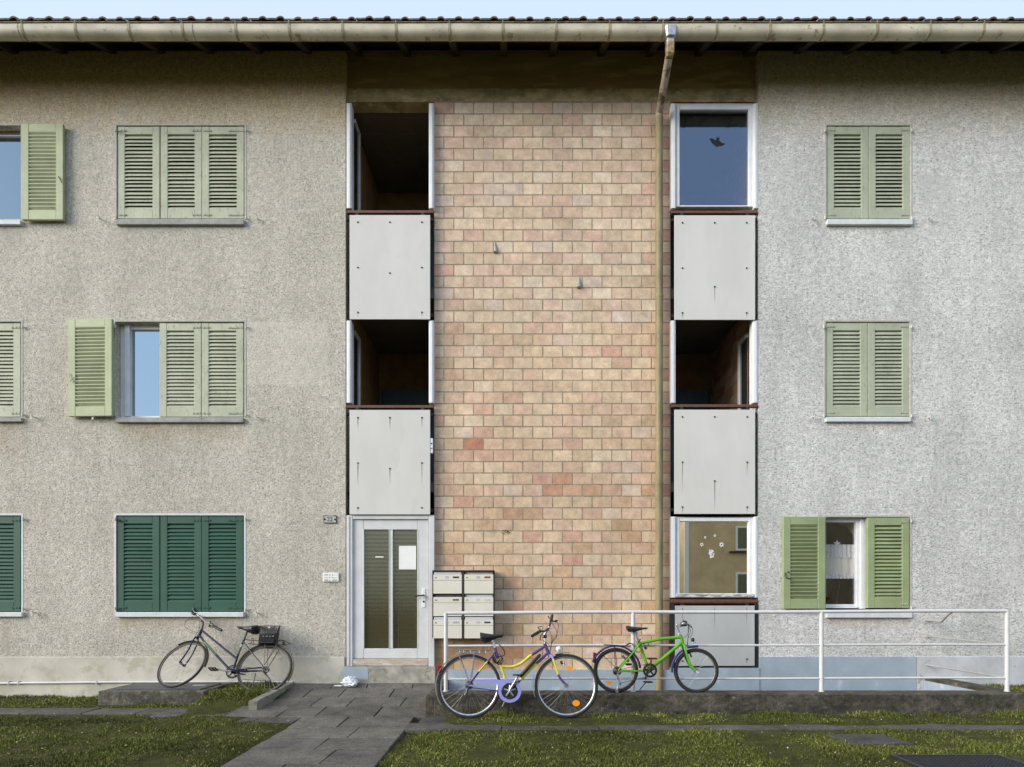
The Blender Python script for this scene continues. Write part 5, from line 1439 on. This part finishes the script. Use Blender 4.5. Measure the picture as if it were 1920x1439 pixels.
pedal(t, q(990,803,.075), N, M['black'], cA); 
b = MB(); b.tube([q(832,1130,-.07), q(845,1105,-.12)], .012, 8); b.build('pedal', M['alu_dull'], cB)
b = MB(); hc = q(492,940,.045)
for k_, r_ in enumerate((.045,.038,.032,.026)): b.ring(q(495,905,.026+.006*k_), N, r_, .003, 28, 6)
b.tube([q(480,940,.06), q(470,980,.06), q(450,1010,.06)], .014, 8); b.cyl(q(452,1012,.05), q(452,1012,.07), .022, 12); b.cyl(q(480,930,.05), q(480,930,.07), .018, 12)
b.build('rear_derailleur', M['steel'], t, smooth=True)
b = MB(); b.tube([q(520,935,.05), q(790,962,.05)], .004, 5); b.tube([q(555,868,.05), q(800,880,.05)], .004, 5); b.tube([q(470,1018,.05), q(840,1030,.05)], .003, 5); b.build('chain', M['steel'], t)
b = MB(); b.tube([q(880,985,-.02), q(900,1195,-.10)], .006, 8); b.build('kickstand', M['steel'], t)
reparent(t)

# ------------------------------------------------ green children's bicycle on the low wall
t = thing('bicycle', 'small bright green bicycle with blue mudguards standing on the low wall against the railing', 'bicycle', (1.6,-1.47,.273))
pl = Plane((0,-1.475,LZ+.004), 0, R_(2)); q = zoomer(pl, 1080, 1130, 6.4); N = pl.n
RC, FC = q(478,814), q(1442,818); Rw = .256
rwh = make_wheel(t, 'rear_wheel', RC, N, Rw, .0215, M['tyre'], M['alu_dull'], 28, rim_depth=.009)
fwh = make_wheel(t, 'front_wheel', FC, N, Rw, .0215, M['tyre'], M['alu'], 28, rim_depth=.009)
for (x, y) in ((390,962),(620,700)):
    c = q(x, y, .014); b = MB(); u_, w_ = frame(N); b.poly([c + u_*(.034 if y > 800 else .02)*math.cos(a*math.pi/8) + w_*.02*math.sin(a*math.pi/8) for a in range(16)], N*.008); b.build('spoke_reflector', M['amber'], rwh)
guard(t, 'rear_mudguard', RC, N, Rw+.016, 5, 160, M['fender_blue'], .06, .014)
guard(t, 'front_mudguard', FC, N, Rw+.015, 118, 184, M['fender_blue'], .055, .012)
b = MB(); b.poly([q(1338,552,.025), q(1338,528,.025), q(1400,515,.025), q(1462,512,.025), q(1458,540,.025), q(1380,546,.025)], -N*.05); b.build('mudguard_tip', M['fender_blue'], t)
b = MB(); b.bbox(q(205,650).x, q(240,650).x, q(220,650).y-.018, q(220,650).y+.018, q(220,728).z, q(220,600).z, .005); b.build('rear_reflector', M['red'], t)
b = MB(); G = GRN
b.tube([q(1252,392), q(1285,505)], .0195, 14, c=G)
b.tube([q(1262,415), q(1000,440), q(770,492)], [.019,.018,.016], 14, c=G)
b.tube([q(1272,478), q(948,752), q(880,808)], .0185, 14, c=G)
b.tube([q(752,470), q(800,600), q(868,800)], .0165, 14, c=G)
b.tube([q(735,480), q(768,490)], .022, 12, c=G)
for s in (-1, 1):
    b.tube([q(770,490,.014*s), q(640,645,.038*s), q(498,812,.055*s)], .0095, 10, c=G); b.tube([q(872,812,.02*s), q(740,822,.035*s), q(500,822,.055*s)], .0095, 10, c=G)
b.cyl(q(875,810,-.036), q(875,810,.036), .022, 14, c=G)
b.build('frame', M['framecol'], t, smooth=True)
b = MB()
for s in (-1, 1):
    fk = curve([q(1288,505,.028*s), q(1300,560,.045*s), q(1318,630,.048*s), q(1365,745,.048*s), q(1440,828,.048*s)], 5); b.tube(fk, [.0155 - .005*i/len(fk) for i in range(len(fk))], 10, c=G)
b.tube([q(1290,510,-.03), q(1288,500,0), q(1290,510,.03)], .016, 10, c=G); b.cyl(q(1442,828,.045), q(1442,828,.062), .017, 12, c=(.6,.6,.6))
b.build('fork', M['framecol'], t, smooth=True)
b = MB(); b.tube([q(755,470), q(712,362)], .0125, 12); b.cyl(q(718,366,-.02), q(718,366,.02), .018, 8); b.build('seat_post', M['alu'], t, smooth=True)
saddle(t, q(858,300), q(608,276), q(680,352)-q(680,280), N, M['saddle'], .15)
b = MB(); b.tube(curve([q(742,478,.03), q(770,440,.02), q(730,478,-.02)]), .005, 6); b.ring(q(835,500,.03), (N*.6+Vector((0,0,1))*.6).normalized(), .028, .005, 20, 6); b.tube([q(815,535,.03), q(842,555,.03)], .014, 10); b.tube(curve([q(690,520,.02), q(720,590,.03), q(775,580,.03), q(790,520,.02)]), .004, 6); b.build('cable_lock', M['black'], t, smooth=True)
b = MB(); b.tube(curve([q(1248,392), q(1238,350), q(1222,300), q(1208,268), q(1230,266)]), .010, 10); b.cyl(q(1240,385,0), q(1240,372,0), .016, 10); b.build('stem', M['alu'], t, smooth=True)
b = MB(); hb = curve([q(1335,262,.24), q(1290,248,.24), q(1255,275,.2), q(1232,285,.08), q(1225,283,0), q(1232,280,-.08), q(1255,268,-.2), q(1300,240,-.24)], 5); b.tube(hb, .010, 10); hbo = b.build('handlebar', M['alu'], t, smooth=True)
grip('grip', q(1258,272,.22), q(1332,262,.25), .018, M['black'], hbo); grip('grip', q(1262,258,-.22), q(1325,238,-.25), .018, M['black'], hbo)
b = MB(); b.tube([q(1280,240,.22), q(1290,215,.22), q(1310,225,.22), q(1345,268,.23), q(1385,300,.23)], .006, 6); b.build('brake_lever', M['black'], hbo, smooth=True)
b = MB()
for cc in ([(1330,255),(1372,270),(1398,320),(1392,380),(1365,430)], [(1350,275),(1352,340),(1335,390),(1290,432)], [(1345,270),(1345,400),(1335,500),(1345,560)], [(1360,300),(1372,350),(1345,430),(1338,520)]):
    b.tube(curve([q(x, y, .1) for x, y in cc]), .0028, 6)
b.build('cables', M['steel'], hbo)
b = MB(); b.tube([q(1368,455,.05), q(1382,452,.05), q(1402,448,.05)], [.016,.026,.024], 14); lp = b.build('front_lamp', M['black'], t, smooth=True)
b = MB(); b.cyl(q(1398,470,.05), q(1408,462,.05), .022, 14); b.cyl(q(1380,485,.05), q(1395,478,.05), .016, 10); b.build('lamp_glass', M['lamp_glass'], lp, smooth=True)
b = MB()
for la in (-.03, .03): b.tube(curve([q(338,508,la), q(440,512,la), q(590,520,la), q(620,502,la), q(660,490,la), q(692,515,la*.3)], 4), .0045, 6)
for s in (-1, 1): b.tube([q(462,518,.03*s), q(482,770,.058*s)], .004, 6)
b.tube([q(340,508,-.03), q(340,508,.03)], .0045, 6); b.tube([q(275,612,.03), q(330,645,.04), q(470,780,.058)], .003, 5); b.tube([q(1150,765,.03), q(1215,772,.04)], .003, 5)
b.build('luggage_rack', M['black'], t, smooth=True)
cr = chainring(t, q(878,812,.045), N, (q(962,812)-q(878,812)).length, M['black'], M['black'])
b = MB(); b.ring(q(878,812,.052), N, (q(945,812)-q(878,812)).length, .008, 36, 8, sq=.4); b.build('guard_ring', M['black'], cr, smooth=True)
b = MB(); b.tube([q(878,812,.06), q(886,690,.066)], [.013,.010], 10); cA = b.build('crank', M['black'], t, smooth=True)
b = MB(); b.tube([q(878,812,-.06), q(842,930,-.066)], [.013,.010], 10); cB = b.build('crank', M['black'], t, smooth=True)
pedal(t, q(884,665,.066), N, M['black'], cA); pedal(t, q(850,948,-.14), N, M['black'], cB)
b = MB(); b.tube([q(892,690,.1), q(892,668,.1)], .016, 8); b.build('pedal_reflector', M['amber'], cA)
b = MB()
for k_, r_ in enumerate((.048,.042,.036,.030,.024)): b.ring(q(490,820,.020+.006*k_), N, r_, .004, 28, 6)
b.build('cassette', M['steel'], t, smooth=True)
b = MB(); b.tube([q(490,850,.055), q(495,900,.055), q(520,960,.055), q(490,1000,.055), q(482,1058,.055)], [.012,.013,.010,.009,.010], 8); b.cyl(q(518,965,.045), q(518,965,.065), .016, 12); b.cyl(q(482,1060,.045), q(482,1060,.065), .018, 12); b.cyl(q(505,830,.055), q(505,830,.07), .014, 10)
b.build('rear_derailleur', M['alu'], t, smooth=True)
b = MB(); b.tube([q(520,800,.04), q(850,735,.04)], .003, 5); b.tube([q(500,1055,.045), q(540,960,.045), q(850,888,.045)], .003, 5); b.build('chain', M['steel'], t)
b = MB(); b.tube([q(842,965,-.03), q(780,1060,-.08)], .006, 8); b.build('kickstand', M['steel'], t)
b = MB(); b.bbox(q(590,0).x, q(660,0).x, RC.y-.03, RC.y+.03, q(0,755).z, q(0,730).z, .006); b.tube([q(560,640,.0), q(600,690,.03)], .012, 8); b.tube([q(1350,600,.045), q(1372,655,.045)], .010, 8); b.build('brake_caliper', M['black'], t)
reparent(t)

# ------------------------------------------------ dark blue bicycle leaning on the left wall
t = thing('bicycle', 'dark blue ladies bicycle with a black rear basket leaning on the left wall', 'bicycle', (-3.9,-.6,.16))
pl = Plane(tuple(Vector((X(496.7,.44),-.44,Z(1254,.44)))), R_(2), R_(30)); q = zoomer(pl, 260, 1110, 6.0); N = pl.n
RC = q(1420,868); Rw = .352
FCp = Vector((X(341.5,.42), -.42, Z(1246,.42)))
a_, l_ = R_(-15), R_(36); FN = Vector((math.sin(a_)*math.cos(l_), -math.cos(a_)*math.cos(l_), math.sin(l_)))
make_wheel(t, 'rear_wheel', RC, N, Rw, .016, M['tyre_worn'], M['rim_dark'], 32)
make_wheel(t, 'front_wheel', FCp, FN, .345, .016, M['tyre'], M['rim_dark'], 32)
u_, w_ = frame(N); print('rear frame u', u_, 'front frame', frame(FN)[0])
guard(t, 'rear_mudguard', RC, N, Rw+.014, -28, 182, M['fender_bronze'], .05)
guard(t, 'front_mudguard', FCp, FN, .345+.013, -4, 128, simple('dark_bronze_fender', (.14,.12,.075), .4, .4, var=.2), .05)
b = MB(); B_ = NAV
b.tube([q(712,425), q(676,500)], .0195, 14, c=B_)
b.tube([q(705,430), q(900,590), q(1100,750)], .0135, 12, c=B_)
dtp = [q(684,490), q(735,560), q(740,565), q(800,630), q(870,710), q(875,715), q(1035,890)]
b.tube(dtp, .0155, 12, c=[B_,B_,(.13,.14,.09),(.06,.22,.11),(.13,.14,.09),B_,B_])
b.tube([q(1185,545), q(1165,590), q(1163,600), q(1150,622), q(1148,630), q(1122,700), q(1118,705), q(1062,890)], .0145, 12, c=[B_,B_,(.45,.45,.45),(.40,.40,.40),(.08,.12,.07),(.08,.12,.07),B_,B_])
for s in (-1, 1):
    b.tube([q(1180,565,.014*s), q(1265,675,.03*s), q(1410,850,.055*s)], .0085, 8, c=B_); b.tube([q(1050,890,.02*s), q(1200,882,.035*s), q(1400,870,.055*s)], .0095, 8, c=B_)
b.cyl(q(1050,892,-.035), q(1050,892,.035), .021, 14, c=B_)
b.tube([q(1050,905,.03), q(1350,905,.04)], .011, 8, c=B_)
b.build('frame', M['framecol'], t, smooth=True)
uF, wF = frame(FN)
b = MB(); crown = q(655,520)
b.tube([q(676,500), crown], .018, 12, c=B_)
for s in (-1, 1):
    e = FCp + FN*.05*s; top_ = crown + FN*.028*s
    mid_ = top_.lerp(e, .55) + (q(640,640)-q(600,650))*.45
    b.tube(curve([top_, top_.lerp(e,.2)+FN*.012*s+(q(640,640)-q(600,650))*.2, mid_+FN*.006*s, e], 6), .0095, 8, c=B_)
b.tube([crown+FN*.03, crown, crown-FN*.03], .015, 8, c=(.09,.09,.2))
b.build('fork', M['framecol'], t, smooth=True)
b = MB(); b.tube([q(1185,545), q(1200,500), q(1222,440)], .0125, 12); b.build('seat_post', M['steel'], t, smooth=True)
saddle(t, q(1112,388), q(1350,384), q(1280,462)-q(1280,376), N, M['saddle'], .17)
b = MB(); b.tube([q(708,425), q(725,370), q(715,300)], .013, 12); b.tube([q(715,335), q(700,300)], .018, 10); b.build('stem', M['steel'], t, smooth=True)
b = MB(); hb = curve([q(835,385,.28), q(800,350,.20), q(760,340,.12), q(715,300,.02), q(670,262,-.02), q(640,240,-.03), q(612,205,-.04)], 5); b.tube(hb, .0135, 10); hbo = b.build('handlebar', M['alu_dull'], t, smooth=True)
grip('grip', q(840,385,.28), q(935,437,.34), .0165, M['black'], hbo); grip('grip', q(622,215,-.035), q(592,158,-.045), .0165, M['black'], hbo)
b = MB(); b.tube([q(600,225,-.02), q(560,212,-.02), q(520,210,-.02)], .006, 6); b.cyl(q(600,235,-.01), q(625,245,-.01), .02, 10); b.build('brake_lever', M['black'], hbo, smooth=True)
b = MB(); b.tube([q(810,340,.24), q(790,395,.25), q(830,405,.27)], .006, 6); b.cyl(q(800,375,.22), q(830,370,.24), .022, 10); b.cyl(q(795,345,.2), q(815,340,.2), .012, 8); b.build('brake_lever', M['black'], hbo, smooth=True)
b = MB()
for cc in ([(620,290),(550,330),(530,390),(560,450),(640,480)], [(700,330),(600,325),(545,345),(530,400),(580,440),(660,470)], [(780,380),(760,400),(700,470),(680,520)], [(640,260),(690,330),(695,420),(650,500)]):
    b.tube(curve([q(x, y, .03) for x, y in cc]), .0025, 6)
b.build('cables', M['steel'], hbo)
b = MB(); b.tube([q(640,400), q(645,470), q(655,480)], .006, 6); b.cyl(q(630,400,0), q(690,400,0), .01, 8); b.build('lamp_bracket', M['alu_dull'], t)
# carrier and tail light
b = MB()
for la in (-.06, .06): b.tube([q(1215,560,la), q(1290,570,la), q(1660,575,la)], .005, 6)
b.tube([q(1660,575,-.06), q(1700,583,0), q(1660,575,.06)], .005, 6); b.tube([q(1565,550,0), q(1645,548,0)], .005, 6)
for s in (-1, 1): b.tube([q(1440,600,.055*s), q(1425,850,.06*s)], .0045, 6); b.tube([q(1565,560,.055*s), q(1560,650,.055*s), q(1435,840,.06*s)], .0045, 6); b.tube([q(1540,660,.06*s), q(1430,845,.06*s)], .003, 5)
b.tube(curve([q(1270,590), q(1275,530), q(1290,525), q(1295,580)]), .004, 6)
b.build('luggage_rack', M['steel'], t, smooth=True)
b = MB(); c = q(1635,585,0); b.poly([c+pl.u*-.018, c+frame(N)[1]*.035, c+pl.u*.018, c-frame(N)[1]*.035], N*.03); b.build('rear_reflector', M['black'], t)
cr = chainring(t, q(1050,890,-.045), N, .088, M['black'], M['steel']); 
b = MB(); b.ring(q(1045,875,-.05), N, .085, .008, 30, 6, sq=.5); b.build('chain_disc', M['black'], cr)
b = MB(); b.tube([q(1060,915,.06), q(1010,915,.066), q(905,892,.07)], [.013,.012,.010], 10); cA = b.build('crank', M['alu_dull'], t, smooth=True)
pedal(t, q(868,900,.03), N, M['steel'], cA)
b = MB(); b.tube([q(1050,890,-.06), q(1180,905,-.08)], [.013,.010], 10); cB = b.build('crank', M['alu_dull'], t, smooth=True); pedal(t, q(1200,905,-.14), N, M['steel'], cB)
b = MB()
for k_, r_ in enumerate((.045,.038,.032,.026)): b.ring(q(1425,872,-.02-.006*k_), N, r_, .004, 28, 6)
b.tube([q(1405,900,-.05), q(1430,930,-.05), q(1468,980,-.05)], .012, 8); b.cyl(q(1462,985,-.04), q(1462,985,-.06), .018, 12); b.build('rear_derailleur', M['steel'], t, smooth=True)
b = MB(); b.tube([q(1160,968,-.05), q(1455,990,-.05)], .003, 5); b.tube([q(1050,820,-.05), q(1400,850,-.05)], .003, 5); b.build('chain', M['steel'], t)
b = MB(); b.tube([q(1325,925,.03), q(1298,1115,.07)], .007, 8); b.build('kickstand', M['steel'], t)
reparent(t)
# wire basket with its dark liner: clipped on the rack, a thing of its own
bt = thing('bicycle_basket', 'black wire basket with a mesh front clipped to the blue bicycle rack', 'basket', q(1460,600))
U_, W_ = pl.u, frame(N)[1]
tl, tr, bl, br_ = q(1375,385,.13), q(1580,385,.13), q(1372,605,.085), q(1535,605,.085)
tl2, tr2, bl2, br2 = q(1350,385,-.13), q(1590,385,-.13), q(1345,605,-.085), q(1535,605,-.085)
mesh_ = simple('basket_wire', (.02,.02,.022), .5, var=.2)
b = MB()
for a, c_, e, f_ in ((tl,tr,br_,bl),(tl2,tr2,br2,bl2),(tl,tl2,bl2,bl),(tr,tr2,br2,br_)):
    for i in range(13): t_ = i/12; b.tube([a.lerp(c_, t_), f_.lerp(e, t_)], .0026, 4)
    for i in range(13): t_ = i/12; b.tube([a.lerp(f_, t_), c_.lerp(e, t_)], .0026, 4)
for i in range(9): t_ = i/8; b.tube([bl.lerp(br_, t_), bl2.lerp(br2, t_)], .0018, 4)
b.tube([tl,tr,tr2,tl2], .006, 8, closed=True); b.tube([bl,br_,br2,bl2], .005, 8, closed=True)
b.build('wire_cage', mesh_, bt, smooth=True)
b = MB()
def lerp_(p, q_, k_): return p.lerp(q_, k_)
lo_ = [lerp_(tl,bl,.48), lerp_(tr,br_,.48), lerp_(tr2,br2,.48), lerp_(tl2,bl2,.48)]; hi_ = [bl, br_, br2, bl2]
cen = sum(lo_+hi_, Vector())/8; pts = [p.lerp(cen, .04) for p in lo_+hi_]
b.add(pts, [(0,1,2,3),(4,7,6,5),(0,4,5,1),(1,5,6,2),(2,6,7,3),(3,7,4,0)]); b.build('dark_liner', mesh_, bt)
b = MB(); c = q(1470,402,.138); b.cyl(c, c+N*.008, .017, 14); b.build('round_clasp', M['alu_dull'], bt)
b = MB()
for (x, y, w2) in ((1400,500,.012),(1440,498,.016),(1475,502,.012),(1510,498,.018)):
    c = q(x, y, .118); b.poly([c-U_*w2-W_*.012, c+U_*w2-W_*.012, c+U_*w2*.3+W_*.012], N*.003)
b.build('faded_print', simple('faded_print', (.15,.15,.15), .6), bt)
reparent(bt)
